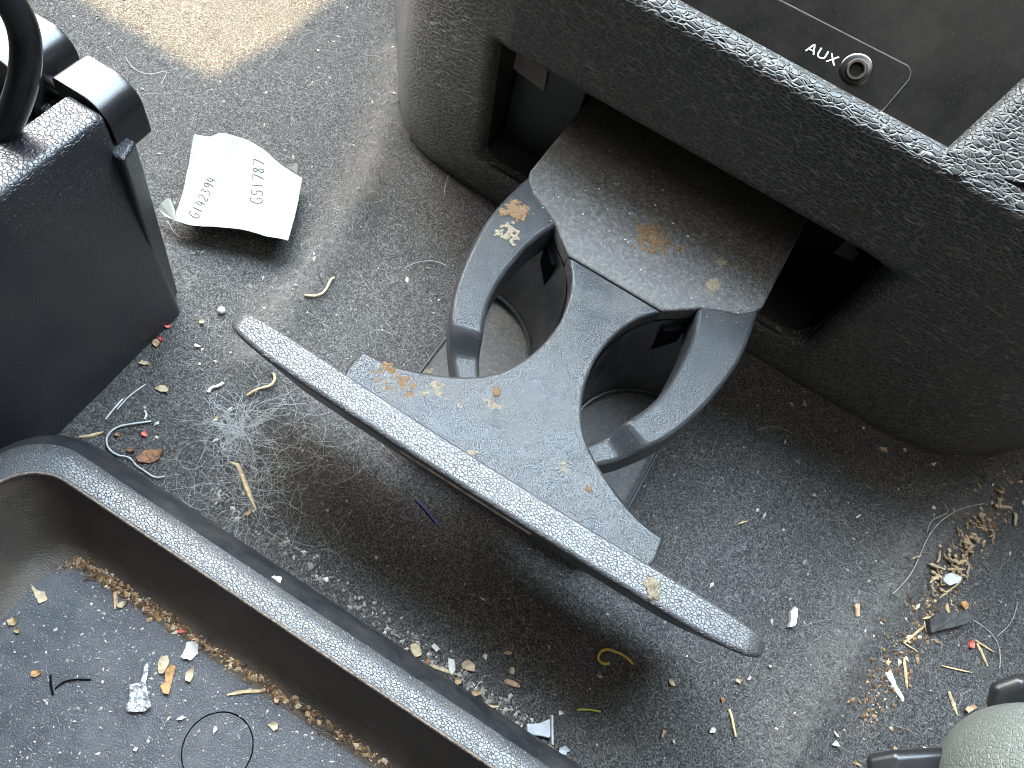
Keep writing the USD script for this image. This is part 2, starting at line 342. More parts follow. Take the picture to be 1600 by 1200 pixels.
pm = usdkit.mesh(stage, '/World/floor/pile', pile, M['pile']); tones(pm, 6, 1)
tag(pm.GetPrim(), 'short matted carpet fibres', None, None, 'stuff')

# ------------------------------------------------------------------ car roof plate added out of view, notched to shape the sun patch
RZ = 1.05
off = SUN[:2]/SUN[2]*RZ
vx, vy = -.2537+off[0], .2315+off[1]
roof_blocker = Thing('sun_blocker', 'added unseen pale roof above the floor with an open corner', 'roof_blocker', (0, 0, RZ))
roof_blocker.part('blocker_plate', slab([(-2.6, -2), (2, -2), (2, 2.6), (vx, 2.6), (vx, vy), (-2.6, vy)], RZ, RZ+.03, .004, step=.05), M['blockerm'])

# ------------------------------------------------------------------ centre console
X0 = -.0142
con = Thing('centre_console', 'black leather grained centre console end with open cup holder slot and switch panel', 'car console', (X0, .25, 0))
base = np.array([(-.33, .49), (-.225, .3475), (-.182, .288), (-.166, .2690), (-.154, .2600), (-.141, .2553), (-.125, .2531), (-.104, .2525), (-.06, .2525), (0, .2525), (.06, .2525), (.11, .2525), (.135, .2530), (.152, .2550), (.168, .2600), (.188, .2735), (.206, .291), (.25, .335), (.33, .42)])
bp = spline(base, 500); bs = np.r_[0, np.cumsum(np.linalg.norm(np.diff(bp, axis=0), axis=1))]
bs -= np.interp(0, bp[150:350, 0], bs[150:350])
bt = np.gradient(bp, bs, axis=0); bt /= np.linalg.norm(bt, axis=1, keepdims=True); bn = np.c_[bt[:, 1], -bt[:, 0]]
ZT, LEAN = .1530, .11
def shell(s, z):
    c = np.stack([np.interp(s, bs, bp[:, k]) for k in (0, 1)], -1)
    nn = np.stack([np.interp(s, bs, bn[:, k]) for k in (0, 1)], -1); nn /= np.linalg.norm(nn, axis=-1, keepdims=True)
    lean = np.interp(s, [-.22, -.15, -.10, .12, .20], [-.10, .03, LEAN, LEAN, .02])
    foot = -.0025*np.exp(-np.clip(z, 0, 1)/.006)
    o = lean*z+foot
    return np.stack([c[..., 0]+nn[..., 0]*o, c[..., 1]+nn[..., 1]*o, z], -1), nn
op = rrect(-.1120, .0835, .0235, .1085, (.012, .014, .003, .006), 10)
op = polyline(op, .001, True)
ctr = np.array([X0, .066]); ang = np.arctan2(op[:, 1]-ctr[1], op[:, 0]-ctr[0])
U0, U1, V0, V1 = bs[0], bs[-1], -.012, ZT
def outer_pt(a):
    d = np.stack([np.cos(a), np.sin(a)], -1)
    with np.errstate(divide='ignore'):
        tx = np.where(d[:, 0] > 0, (.105-ctr[0])/d[:, 0], (-.135-ctr[0])/d[:, 0]); ty = np.where(d[:, 1] > 0, (V1-ctr[1])/d[:, 1], (V0-ctr[1])/d[:, 1])
    return ctr+d*np.minimum(np.abs(tx), np.abs(ty))[:, None]
# let the four corners of the middle patch fall on vertices
for cxy in ((.105, V1), (-.135, V1), (-.135, V0), (.105, V0)):
    a = math.atan2(cxy[1]-ctr[1], cxy[0]-ctr[0]); ang[np.argmin(np.abs(ang-a))] = a
outp = outer_pt(ang)
tt = np.linspace(0, 1, 40)
rings2 = [outp*(1-t)+op*t for t in tt]
rings = []
for r2 in rings2:
    p, _ = shell(r2[:, 0], r2[:, 1]); rings.append(p)
cen = op.mean(0); on = np.roll(op, -1, 0)-np.roll(op, 1, 0); on /= np.linalg.norm(on, axis=1, keepdims=True); on = np.c_[-on[:, 1], on[:, 0]]  # inward for ccw
rl_t = np.clip((op[:, 0]-.060)/.02, 0, 1); RL = (.0045+.0050*rl_t*rl_t*(3-2*rl_t))[:, None]
for k in range(1, 9):
    a = k/8*math.pi/2; q = op+on*RL*math.sin(a)
    p, _ = shell(q[:, 0], q[:, 1]); p[:, 1] += RL[:, 0]*(1-math.cos(a))*.8; rings.append(p)
for dep in (.0025, .0045):
    q = op+on*(RL+.0004)
    p, _ = shell(q[:, 0], q[:, 1]); p[:, 1] += dep+RL[:, 0]*.8-.001; rings.append(p)
rg = np.array(rings); mid = trimesh.Trimesh(rg.reshape(-1, 3), grid_faces(len(rg), len(op), True), process=False)
def fix_out(m, d):
    if (m.face_normals@np.asarray(d, float)).mean() < 0: m.invert()
    return m
fix_out(mid, (0, -1, .0))
def sheet(s0, s1, ns, z0, z1, nz):
    S, Z = np.meshgrid(np.linspace(s0, s1, ns), np.linspace(z0, z1, nz), indexing='ij'); p, _ = shell(S, Z)
    return p
wings = []
for s0, s1, n in ((U0, -.135, 120), (.105, U1, 90)):
    p = sheet(s0, s1, n, V0, V1, 60); wings.append(fix_out(trimesh.Trimesh(p.reshape(-1, 3), grid_faces(n, 60), process=False), (0, -1, 0)))
# rolled ridge above the face
ss = np.linspace(U0, U1, 420); prof = []
RR = .0052
for k in range(0, 15):
    a = k/14*math.radians(128); prof.append((RR*(1-math.cos(a)), RR*math.sin(a)))
prof += [(prof[-1][0]+.0015, prof[-1][1]-.0022), (prof[-1][0]+.002, prof[-1][1]-.006)]
rp = []
for (inn, up) in prof:
    p, nn = shell(ss, np.full_like(ss, ZT)); p[:, :2] -= nn*inn; p[:, 2] += up; rp.append(p)
rp = np.array(rp); ridge = fix_out(trimesh.Trimesh(rp.reshape(-1, 3), grid_faces(len(rp), len(ss)), process=False), (0, -.3, 1))
shellm = trimesh.util.concatenate([mid, *wings, ridge]); shellm.merge_vertices(digits_vertex=6)
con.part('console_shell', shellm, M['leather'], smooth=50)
# liner of the slot
def box(x0, x1, y0, y1, z0, z1): return trimesh.creation.box(bounds=[(x0, y0, z0), (x1, y1, z1)])
con.part('slot_liner', cat_([box(-.113, -.1075, .2515, .33, .018, .118), box(.0741, .0845, .2515, .33, .018, .118), box(-.1072, .0738, .2515, .33, .1042, .113), box(-.1072, .0738, .2515, .33, .018, .0280)]), M['liner'], smooth=False)
con.part('slot_back', rbox(-.112, .084, .330, .336, .016, .116), M['liner'])
con.part('inner_panel', rbox(-.1066, -.0712, .2704, .2744, .0285, .1036, .001), M['smooth'])
con.part('inner_panel', rbox(.036, .0735, .300, .304, .030, .106, .0015), M['smooth'])
def pad(pxs, yv, hole):
    pts = []
    for p in pxs:
        d = ray(*p); t = yv/d[1]; q = np.array([0, 0, CAM_H])+t*d; pts.append((q[0], q[2]))
    pl = Polygon(pts)
    d = ray(*hole[0]); q = np.array([0, 0, CAM_H])+yv/d[1]*d
    pl = pl.difference(Point(q[0], q[2]).buffer(hole[1]))
    m = trimesh.creation.extrude_polygon(pl, .0012, engine='earcut')
    m.vertices = np.c_[m.vertices[:, 0], yv-m.vertices[:, 2], m.vertices[:, 1]]
    return m if m.volume > 0 else (m.invert() or m)
con.part('felt_pad', pad([(797, 100), (851, 140), (862, 78), (818, 44)], .2700, ((838, 62), .0030)), M['felt'], smooth=False)
con.part('felt_pad', pad([(1303, 393), (1366, 420), (1388, 398), (1372, 360), (1345, 352)], .2995, ((1356, 384), .0055)), M['felt'], smooth=False)
# switch panel behind the ridge
SL = math.atan(1.0)
PO = np.array([0, .2440, .1545]); PX, PY, PZ = np.array([1, 0, 0.]), np.array([0, math.cos(SL), math.sin(SL)]), np.array([0, -math.sin(SL), math.cos(SL)])
PF = np.eye(4); PF[:3, 0], PF[:3, 1], PF[:3, 2], PF[:3, 3] = PX, PY, PZ, PO
def on_panel(px, py, off=0.):
    d = ray(px, py); o = np.array([0, 0, CAM_H]); t = ((PO+PZ*off-o)@PZ)/(d@PZ); q = o+t*d-PO
    return np.array([q@PX, q@PY])
pk = [on_panel(1452, 250), on_panel(1605, 114), on_panel(1700, 30)]
con.part('switch_panel', slab([(-.16, -.008), (pk[0][0]+.004, -.008), (pk[0][0]+.004, pk[0][1]), pk[1]+[.004, 0], pk[2]+[.004, 0], (pk[2][0], .13), (-.16, .13)], -.006, 0, .0006, frame=PF), M['panel'])
inl = [on_panel(*p) for p in ((1037, 0), (1352, 175.5), (1364, 178), (1376, 175), (1384, 167), (1420, 124), (1423, 112), (1418, 103), (1408, 98), (1217, 0))]
dx = inl[0]-inl[1]; inl_poly = [inl[0]+dx*.15]+inl[1:-1]+[inl[-1]+(inl[-1]-inl[-2])*.25]
ip = con.part('aux_inlay', slab(inl_poly, -.0012, .0005, .0003, step=.0008, frame=PF), M['panel'])
ed = polyline(inl_poly[0:], .0008)
e3 = PO+ed[:, :1]*PX+ed[:, 1:]*PY+PZ*.00035
con.part('inlay_edge', tube(e3, .00018, 5), M['inlay'], parent=ip)
ac = on_panel(1337, 110); A3 = PF.copy(); A3[:3, 3] = PO+ac[0]*PX+ac[1]*PY
def lathe(pr, frame, n=40):
    m = trimesh.creation.revolve(np.array(pr), sections=n); m.apply_transform(frame); return m
jk = con.part('aux_socket', lathe([(.0020, -.004), (.0020, .0016), (.0024, .0021), (.0031, .0021), (.0034, .0016), (.0035, .0010), (.0048, .0009), (.0053, .0005), (.0053, -.001)], A3), M['chrome'])
con.part('socket_hole', lathe([(0, -.0030), (.0020, -.0030), (.0021, .0012), (.0020, .0014), (.0019, .0012), (.0019, -.0025), (0, -.0026)], A3), M['black'], parent=jk)
a0, a1 = on_panel(1257, 79), on_panel(1303, 103)
tm = meshkit.text_mesh('AUX', .0029, .0001); tm.apply_scale([np.linalg.norm(a1-a0)/np.ptp(tm.vertices[:, 0]), 1, 1])
T2 = PF.copy(); dd = (a1-a0)/np.linalg.norm(a1-a0); T2[:3, 0] = dd[0]*PX+dd[1]*PY; T2[:3, 1] = -dd[1]*PX+dd[0]*PY; T2[:3, 3] = PO+a0[0]*PX+a0[1]*PY+PZ*.00055
tm.apply_transform(T2); con.part('aux_lettering', tm, M['white'], smooth=False, parent=ip)
# padded leather wing right of the panel
w0, w1, w2 = on_panel(1452, 252), on_panel(1605, 116), on_panel(1690, 41)
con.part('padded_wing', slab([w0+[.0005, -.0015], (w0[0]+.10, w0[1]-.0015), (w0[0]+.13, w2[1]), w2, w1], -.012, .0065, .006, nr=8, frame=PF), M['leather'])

# ------------------------------------------------------------------ cup holder
cup = Thing('cup_holder', 'pulled out grey black double cup holder drawer with food stains', 'cup holder', (X0, .09, .02))
ZP = .078
def both(m, name, mt, **k):
    for s in (1, -1):
        q = m.copy()
        if s < 0: q.vertices[:, 0] *= -1; q.invert()
        q.apply_translation((X0, 0, 0)); cup.part(name, q, mt, **k)
def mirror(h): h = [tuple(p) for p in h]; return h+[(-a, b) for a, b in h[::-1]]
curve = spline([(.0605, .1075), (.052, .1082), (.0435, .1108), (.028, .1185), (.017, .1290), (.0112, .143), (.0095, .157), (.0118, .172), (.0165, .1825), (.0210, .1880)], 40)
body = mirror([(.0600, .0925), (.0618, .0985), (.0612, .1060)]+[tuple(p) for p in curve])
bm = slab(body, ZP-.0075, ZP, .0012, step=.0012); bm.apply_translation((X0, 0, 0))
bodyp = cup.part('holder_body', bm, M['holder'], smooth=40)
plate = mirror([(.0552, .310), (.0552, .2165), (.0530, .2115), (.0480, .2065), (.0400, .2030), (.0335, .1995), (.0270, .1935), (.0213, .1888)])
pm_ = slab(plate, ZP-.0065, ZP+.0004, .0010, step=.0012); pm_.apply_translation((X0, 0, 0))
cup.part('slide_plate', pm_, M['plate'], smooth=40)
# lower skirt of the plate
cup.part('plate_skirt', cat_([box(X0-.0535, X0-.0505, .222, .312, .045, ZP-.0066), box(X0+.0505, X0+.0535, .222, .312, .045, ZP-.0066)]), M['liner'], smooth=False)
# walls of the two cup wells
wt = spline([(.0300, .1178), (.0210, .1238), (.0175, .1290), (.0118, .143), (.0101, .157), (.0124, .172), (.0171, .1825), (.0216, .1885), (.0272, .1938), (.0336, .2000), (.0400, .2034), (.0480, .2070), (.0520, .2105)], 70)
wc = np.array([.0480, .1575]); wd = wt-wc; wb = wc+wd/np.linalg.norm(wd, axis=1, keepdims=True)*.0346
kk = np.linspace(0, 1, 14)
inn_ = np.array([np.c_[wt*(1-k)+wb*k, np.full(len(wt), .0708*(1-k)+.0222*k)] for k in kk])
out_ = inn_.copy(); out_[..., :2] += wd/np.linalg.norm(wd, axis=1, keepdims=True)*.0012
a_, b_ = trimesh.Trimesh(inn_.reshape(-1, 3), grid_faces(14, 70), process=False), trimesh.Trimesh(out_.reshape(-1, 3), grid_faces(14, 70), process=False)
toC = lambda m: ((m.triangles_center[:, :2]-wc)*m.face_normals[:, :2]).sum(1).mean()
if toC(a_) > 0: a_.invert()
if toC(b_) < 0: b_.invert()
both(cat_([a_, b_]), 'well_wall', M['cup'], smooth=40)
for s_ in (1, -1):
    hb = hull([(X0+s_*x, y, z) for x, y in ((.0262, .1900), (.0330, .1965), (.0262, .1960), (.0300, .2000)) for z in (.050, .0660)], .0006)
    cup.part('pivot_slot', hb, M['black'])
# lower tray with two round recesses
rect = Polygon([(-.0530, .1120), (.0530, .1120), (.0530, .300), (-.0530, .300)])
lo = rect
for s in (1, -1): lo = lo.difference(Point(s*.0480, .1575).buffer(.0340, 48))
ms = [trimesh.creation.extrude_polygon(g, .0045, engine='earcut') for g in getattr(lo, 'geoms', [lo])]
lt = cat_(ms); lt.apply_translation((X0, 0, .0178)); cup.part('lower_tray', lt, M['holder'], smooth=30)
lb = trimesh.creation.extrude_polygon(rect.buffer(-.0004), .0040, engine='earcut'); lb.apply_translation((X0, 0, .0136)); cup.part('cup_base', lb, M['plate'], smooth=False)
for s in (1, -1):
    th = np.linspace(math.radians(82), math.radians(278), 60) if s > 0 else np.linspace(math.radians(-98), math.radians(98), 60)
    pts = np.stack([X0+s*.048+.0340*np.cos(th), .1575+.0340*np.sin(th), np.full(60, .0221)], 1)
    cup.part('recess_rim', tube(pts, .0008, 6), M['arm'])
for s in (1, -1):
    cup.part('tray_edge', rbox(X0+s*.0527-.0008, X0+s*.0527+.0008, .1130, .245, .0226, .0242, .0007), M['arm'])
# swinging arms
inner = spline([(.0330, .1990), (.0362, .1880), (.0376, .1720), (.0360, .1530), (.0280, .1345), (.0225, .1262)], 60)
outer = spline([(.0545, .2150), (.0566, .1960), (.0562, .1800), (.0522, .1580), (.0440, .1370), (.0290, .1190)], 60)
secs = []
for k, (a, b) in enumerate(zip(inner, outer)):
    t = k/59; c = (a+b)/2; w = np.linalg.norm(b-a)/2; d = (b-a)/np.linalg.norm(b-a)
    tipf = np.clip((t-.80)/.10, 0, 1); tipf = tipf*tipf*(3-2*tipf)
    zt = ZP-.0002-.0075*tipf; zb = zt-.0165+.004*tipf
    w = w*(1-.05*tipf)
    pr = rrect(-w, w, zb, zt, (.0012, .0012, .0022, .0022), 6)
    secs.append(np.c_[c[None]+pr[:, :1]*d[None], pr[:, 1]])
arm = loft(secs)
both(arm, 'swing_arm', M['arm'], smooth=40)
# fascia: long rounded bar, leaning in at the bottom
L0, L1 = -.1180, .0908
fs = []
xsF = np.r_[np.linspace(0, .014, 22)**1, np.linspace(.016, L1-L0-.016, 120), (L1-L0)-np.linspace(.014, 0, 22)]
for q in xsF:
    e = min(q, L1-L0-q); k = np.clip(e/.027, 0, 1); k = math.sqrt(max(0, 1-(1-k)**2))
    k2 = np.clip(e/.009, 0, 1); k2 = math.sqrt(max(0, 1-(1-k2)**2))
    th_ = .0022+.0090*k; zt = .0858-.010*(1-k2); zb = .030+.010*(1-k2)
    mid_ = abs((q-(L1-L0)/2)/((L1-L0)/2))
    front = .0812+.0018*mid_**2+.0055*(1-k); 
    pr = rrect(0, th_, zb, zt, (min(.003, th_*.4), .001, min(.0007, th_*.3), min(.0022, th_*.4)), 7)
    lean = .30*(.0858-pr[:, 1])
    fs.append(np.c_[np.full(len(pr), L0+q), front+pr[:, 0]+lean, pr[:, 1]])
fm = loft(fs); fap = cup.part('fascia', fm, M['fascia'], smooth=40)
# pale moulding seam on the front of the fascia
def fas_front(x, z, o=.0003): 
    mid_ = abs((x-(L0+L1)/2)/((L1-L0)/2)); return np.array([x, .0812+.0018*mid_**2+.30*(.0858-z)-o, z])
cup.part('fascia_seam', tube([fas_front(x, .0795, .0003) for x in np.linspace(-.0435, .0075, 30)], .00055, 5), M['line'], parent=fap)

# dried stains: ragged crusts lying on the plastic
def crust(pxc, pyc, rpx, z, mt, seed, thr=.45, ell=1.0, parent='holder', label='dried food stain', ring=False, h=.00035):
    c = at(pxc, pyc, z); r = np.linalg.norm(at(pxc+rpx, pyc, z)-c)
    st = .00032; n = int(r*1.5/st); ii = np.arange(-n, n+1)*st
    gx, gy = np.meshgrid(ii, ii, indexing='ij'); dd = np.hypot(gx, gy*ell)/r
    f = fbm(np.stack([gx*700+seed*9, gy*700, 0*gx+seed], -1), 4, seed)
    fl = fbm(np.stack([gx*220+seed*5, gy*220, 0*gx+seed], -1), 2, seed+3)
    val = f+.55*fl-.35*np.clip(dd, 0, 2)**2
    if ring: val -= .55*np.clip(1-dd/.62, 0, 1)
    zz = np.clip((val-thr)/.25, -.3, 1)*h
    q = np.stack([c[0]+gx, c[1]+gy, z+zz], -1).reshape(-1, 3)
    fc = grid_faces(len(ii), len(ii)); keep = (val.ravel()[fc] > thr-.02).sum(1) >= 2
    fc = fc[keep]
    if len(fc) == 0: return
    m = trimesh.Trimesh(q, fc, process=False); m.remove_unreferenced_vertices()
    if m.face_normals[:, 2].mean() < 0: m.invert()
    cup.part('dried_stain', m, mt, smooth=True, label=label)
crust(1020, 375, 30, ZP+.0004, M['crust'], 1, .50, label='largest rust coloured dried stain, in the middle of the plate')
crust(803, 328, 19, ZP, M['crust'], 2, .48, label='orange dried stain on the left arm')
crust(795, 365, 22, ZP, M['palecrust'], 3, .62, h=.00015, label='pale dusty stain on the left arm')
crust(1114, 445, 11, ZP+.0004, M['palecrust'], 4, .45)
crust(1128, 408, 8, ZP+.0004, M['palecrust'], 5, .5)
crust(962, 287, 9, ZP+.0004, M['palecrust'], 6, .6)
crust(1090, 285, 10, ZP+.0004, M['palecrust'], 16, .6)
crust(1060, 388, 9, ZP+.0004, M['crust'], 26, .55)
crust(604, 590, 26, ZP, M['crust'], 7, .62, ring=True, h=.00015, label='ring shaped brown stain at the left foot of the body')
crust(630, 605, 24, ZP, M['crust'], 8, .70, h=.00012)
crust(720, 634, 11, ZP, M['palecrust'], 9, .55)
crust(777, 612, 9, ZP, M['crust'], 10, .55)
crust(690, 612, 26, ZP, M['palecrust'], 11, .72, h=.0001)
crust(770, 630, 20, ZP, M['palecrust'], 12, .72, h=.0001)
crust(738, 709, 9, ZP, M['palecrust'], 13, .55)
crust(881, 730, 9, ZP, M['palecrust'], 14, .5, ring=True)
crust(918, 763, 9, ZP, M['crust'], 15, .62)
crust(1022, 922, 17, .0862, M['palecrust'], 17, .5, label='pale round stain on the fascia edge')
crust(670, 578, 12, .0224, M['palecrust'], 18, .6)
crust(770, 655, 26, ZP, M['arm'], 19, .74, h=.00008, label='dark scuffed patch in the middle of the body')

# seat box
sb = Thing('seat_base_box', 'tall black grained plastic seat base cover in the left corner', 'seat base', (-.25, .07, 0))
bx = rbox(-.36, -.1768, -.16, .1110, -.004, .1200, .0035, 24)
bx -= m3.Manifold.cube((.18, .3, .06)).translate((-.37, -.165, .100)).translate((-.0005, 0, 0)) ^ m3.Manifold.cube((.1865, .29, .1)).translate((-.376, -.165, .09))
sb.part('box_body', bx, M['seatbox'], smooth=40)
# tapered side piece seen behind the box corner
tz_ = [(.004, -.1808), (.030, -.1785), (.0715, -.1748), (.1040, -.1722)]
sb.part('rear_trim', cat_([hull([(x0-.0012, .1085, z0), (x1-.0012, .1085, z1), (x0-.0032, .1150, z0), (x1-.0032, .1150, z1), (-.30, .1085, z0), (-.30, .1150, z0), (-.30, .1085, z1), (-.30, .1150, z1)], .0012) for (z0, x0), (z1, x1) in zip(tz_[:-1], tz_[1:])]), M['seatbox'])
cp = rrect(-.1990, -.1775, .0990, .1215, (.0015, .0015, .0095, .002), 10)
sb.part('glossy_end_cap', loft([np.c_[cp[:, 0]*k+(1-k)*-.188, np.full(len(cp), yy), cp[:, 1]*k+(1-k)*.110] for yy, k in ((.1114, .99), (.1118, 1), (.1235, .99), (.1252, .985), (.1258, .965))]), M['gloss'], smooth=40)
cp = rrect(-.2350, -.2070, .0990, .1225, (.0015, .0015, .0080, .002), 10)
sb.part('glossy_end_cap', loft([np.c_[cp[:, 0]*k+(1-k)*-.22, np.full(len(cp), yy), cp[:, 1]*k+(1-k)*.110] for yy, k in ((.1060, .99), (.1065, 1), (.1265, .99), (.1280, .985), (.1286, .965))]), M['gloss'], smooth=40)
sb.part('cross_bar', hull([(-.210, .1150, .112), (-.186, .1125, .116), (-.210, .121, .106), (-.186, .1190, .110)], .0016, 16), M['gloss'])
sb.part('recess_floor', rbox(-.36, -.1905, -.15, .106, .096, .1005, .001), M['gloss'])
hd = Thing('seat_lever', 'glossy black bent tube lever rising from the seat base', 'lever', (-.18, .08, .10))
hd.part('tube', tube(np.array([at(-30, -60, .170), at(8, -10, .163), at(35, 42, .154), at(40, 100, .144), at(28, 155, .133), at(8, 200, .122), at(-15, 235, .110)]), .0041, 24, 80), M['tube'], smooth=50)

# ------------------------------------------------------------------ storage tray at the bottom left
tr = Thing('storage_tray', 'low black plastic tray with raised grained rim full of grit', 'tray', (-.05, -.05, 0))
FZ = .0105
def trr(d, r):   # rounded rectangle moved outwards by d
    return rrect(-.1640-d, .30+d, -.30-d, .0294+d, (r, r, r, r), 16)
prof_o = [(.0122, -.003, .030), (.0118, .006, .0295), (.0100, .020, .028), (.0076, .032, .0262), (.0044, .0388, .0248), (.0014, .0424, .0235), (-.0006, .0438, .0222), (-.0030, .0446, .021), (-.0055, .0451, .0198), (-.0078, .0455, .0186), (-.0085, .0454, .0183), (-.0089, .0449, .018)]
prof_i = [(-.0089, .0449, .018), (-.0097, .0420, .0178), (-.0125, .0345, .0172), (-.0158, .0260, .0165), (-.0190, .0185, .016), (-.0212, .0145, .0155), (-.0234, .0124, .015), (-.0262, .0110, .0145), (-.0285, FZ, .014)]
def trayring(pr):
    rg = []
    for d, z, r in pr:
        q = polyline(trr(d, r), 1e9, True) if False else trr(d, r)
        rg.append(np.c_[q, np.full(len(q), z)])
    return np.array(rg)
def dense(rg):      # straight sides get vertices too, so the relief stays even
    return np.array([np.vstack([np.linspace(r[i], r[(i+1) % len(r)], 2 if np.linalg.norm(r[(i+1) % len(r)]-r[i]) < .01 else 60, endpoint=False) for i in range(len(r))]) for r in rg])
rw, ro, ri = dense(trayring(prof_o[:6])), dense(trayring(prof_o[5:])), dense(trayring(prof_i))
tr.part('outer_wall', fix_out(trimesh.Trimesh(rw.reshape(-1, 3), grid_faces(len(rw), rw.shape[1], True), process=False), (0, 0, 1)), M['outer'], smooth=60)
tr.part('rim', fix_out(trimesh.Trimesh(ro.reshape(-1, 3), grid_faces(len(ro), ro.shape[1], True), process=False), (0, 0, 1)), M['tray'], smooth=60)
tr.part('inner_wall', fix_out(trimesh.Trimesh(ri.reshape(-1, 3), grid_faces(len(ri), ri.shape[1], True), process=False), (0, 0, 1)), M['traywall'], smooth=60)
re_ = dense(trayring([(-.0086, .0453, .0183)]))[0]
tr.part('worn_rim_edge', tube(np.vstack([re_, re_[:1]]), .00055, 6), M['worn'], label='pale worn inner edge of the rim')
cc = at(340, 1170, FZ); cr = .0118
flo = Polygon(trr(-.0284, .014))
gro = Point(cc[0], cc[1]).buffer(cr+.00025, 40).difference(Point(cc[0], cc[1]).buffer(cr-.00025, 40))
ff = flo.difference(gro)
ms = [trimesh.creation.extrude_polygon(g, .002, engine='earcut') for g in ff.geoms]
fl_ = cat_(ms); fl_.apply_translation((0, 0, FZ-.002)); tp = tr.part('tray_floor', fl_, M['trayfloor'], smooth=False)
gg = trimesh.creation.extrude_polygon(gro.buffer(.0003), .0005, engine='earcut'); gg.apply_translation((0, 0, FZ-.0026)); tr.part('groove', gg, M['black'], smooth=False, parent=tp)

# ------------------------------------------------------------------ lever end at the lower right
kn = Thing('lever_knob', 'round grey green leather knob between two black plastic collars at the lower right', 'knob', (.17, .085, .03))
k0 = at(1600, 1200, .085)
kc = at(1628, 1252, .066)
ks = trimesh.creation.icosphere(5, 1.0); ks.vertices *= [.030, .030, .036]
ks.vertices += (fbm(ks.vertices*30, 3, 8)-.5)[:, None]*.002*ks.vertex_normals; ks.apply_translation(kc)
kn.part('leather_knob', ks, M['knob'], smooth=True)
def px_hull(pts, r): return hull([at(x, y, z) for x, y, z in pts], r, 20)
kn.part('collar', px_hull([(1368, 1192, .045), (1400, 1186, .050), (1480, 1182, .052), (1540, 1190, .052), (1380, 1260, .045), (1540, 1280, .05)], .003), M['smooth'])
kn.part('collar', px_hull([(1562, 1078, .062), (1590, 1068, .066), (1680, 1060, .066), (1556, 1100, .058), (1680, 1130, .058)], .003), M['smooth'])

# ------------------------------------------------------------------ sticky note
nt = Thing('sticky_note', 'pale green paper note with two handwritten numbers lying on the carpet', 'paper note', on_ground(360, 290))
NU, NV = 34, 30
top = [(303, 208, .010), (318, 212, .0075), (332, 213, .0085), (345, 208, .0110), (365, 212, .0095), (388, 219, .0085), (415, 236, .0085), (445, 260, .0095), (472, 277, .0110)]
bot = [(271, 343, .0120), (300, 351, .0145), (330, 353, .0160), (360, 357, .0165), (390, 362, .0165), (415, 368, .017), (435, 373, .0175), (450, 376, .018)]
tp_ = spline([at(*p) for p in top], NU); bp_ = spline([at(*p) for p in bot], NU)
t = np.linspace(0, 1, NV)[:, None, None]
S = tp_[None]*(1-t)+bp_[None]*t
sag = np.sin(np.pi*t[..., 0])*-.0035
uu = np.linspace(0, 1, NU)[None]
S[..., 2] += sag+.0030*(fbm(np.stack([uu*5+0*t[..., 0], t[..., 0]*5+0*uu, 0*uu+0*t[..., 0]], -1), 3, 2)-.5)
sv = S.reshape(-1, 3); sf = grid_faces(NV, NU)
pmesh = fix_out(trimesh.Trimesh(sv, sf, process=False), (0, 0, 1))
thick = trimesh.Trimesh(np.vstack([sv, sv-[0, 0, .00012]]), np.vstack([pmesh.faces, pmesh.faces[:, ::-1]+len(sv)]), process=False)
pp = nt.part('paper', thick, M['paper'], smooth=True)
def flap(pts):
    v = np.array([at(*p) for p in pts]); n_ = len(v); f = np.array([[0, i, i+1] for i in range(1, n_-1)])
    m = trimesh.Trimesh(np.vstack([v, v-[0, 0, .00012]]), np.vstack([f, f[:, ::-1]+n_]), process=False)
    return m
nt.part('curled_corner', flap([(272, 343, .0122), (258, 338, .0115), (248, 327, .010), (251, 318, .0125), (262, 309, .0155), (267, 312, .0140), (274, 330, .0125)]), M['paper'], smooth=False, parent=pp)
nt.part('curled_corner', flap([(447, 259, .0094), (456, 257, .0120), (463, 254, .0135), (465, 262, .0125), (464, 271, .0105)]), M['paper'], smooth=False, parent=pp)
from scipy.interpolate import LinearNDInterpolator
note_at = LinearNDInterpolator(pix(sv), sv)
GL = {'G': [[(.75, .85), (.45, 1), (.12, .7), (.1, .25), (.4, 0), (.75, .12), (.8, .4), (.5, .42)]], '1': [[(.4, 1), (.45, 0)]], '4': [[(.3, 1), (.15, .4), (.8, .42)], [(.62, .85), (.6, 0)]],
      '2': [[(.1, .8), (.4, 1), (.7, .8), (.5, .4), (.1, 0), (.85, .05)]], '3': [[(.1, .95), (.65, .9), (.4, .58), (.75, .35), (.5, .02), (.1, .1)]],
      '9': [[(.75, .85), (.35, .98), (.15, .65), (.45, .5), (.75, .85), (.7, 0)]], '5': [[(.85, 1), (.25, .98), (.2, .6), (.6, .62), (.75, .3), (.5, 0), (.1, .08)]],
      '7': [[(.1, .95), (.8, 1), (.35, 0)]], '8': [[(.7, .85), (.4, 1), (.2, .78), (.65, .35), (.5, .02), (.2, .2), (.5, .55), (.7, .85)]], '6': [[(.7, 1), (.25, .6), (.15, .2), (.5, 0), (.75, .25), (.5, .45), (.18, .3)]], '.': [[(.2, .06), (.3, 0)]]}
def write(text, pts, h, w, up):
    d = pts[1]-pts[0]; out = []
    up = np.asarray(up)/np.linalg.norm(up); run = d/np.linalg.norm(d)
    for i, ch in enumerate(text):
        o = pts[0]+d*(i/max(1, len(text)-1))
        strokes = [np.array([note_at(*(o+run*w*(q[0]-.4)+up*h*q[1]*(1.15 if i == 0 else 1))) for q in spline(st, max(8, 5*len(st)))]) for st in GL[ch]]
        strokes = [s[~np.isnan(s).any(1)] for s in strokes]
        m = [tube(s+[0, 0, .00014], .00018, 5) for s in strokes if len(s) > 2]
        if m: nt.part('handwritten_character', cat_(m), M['ink'], parent=pp)
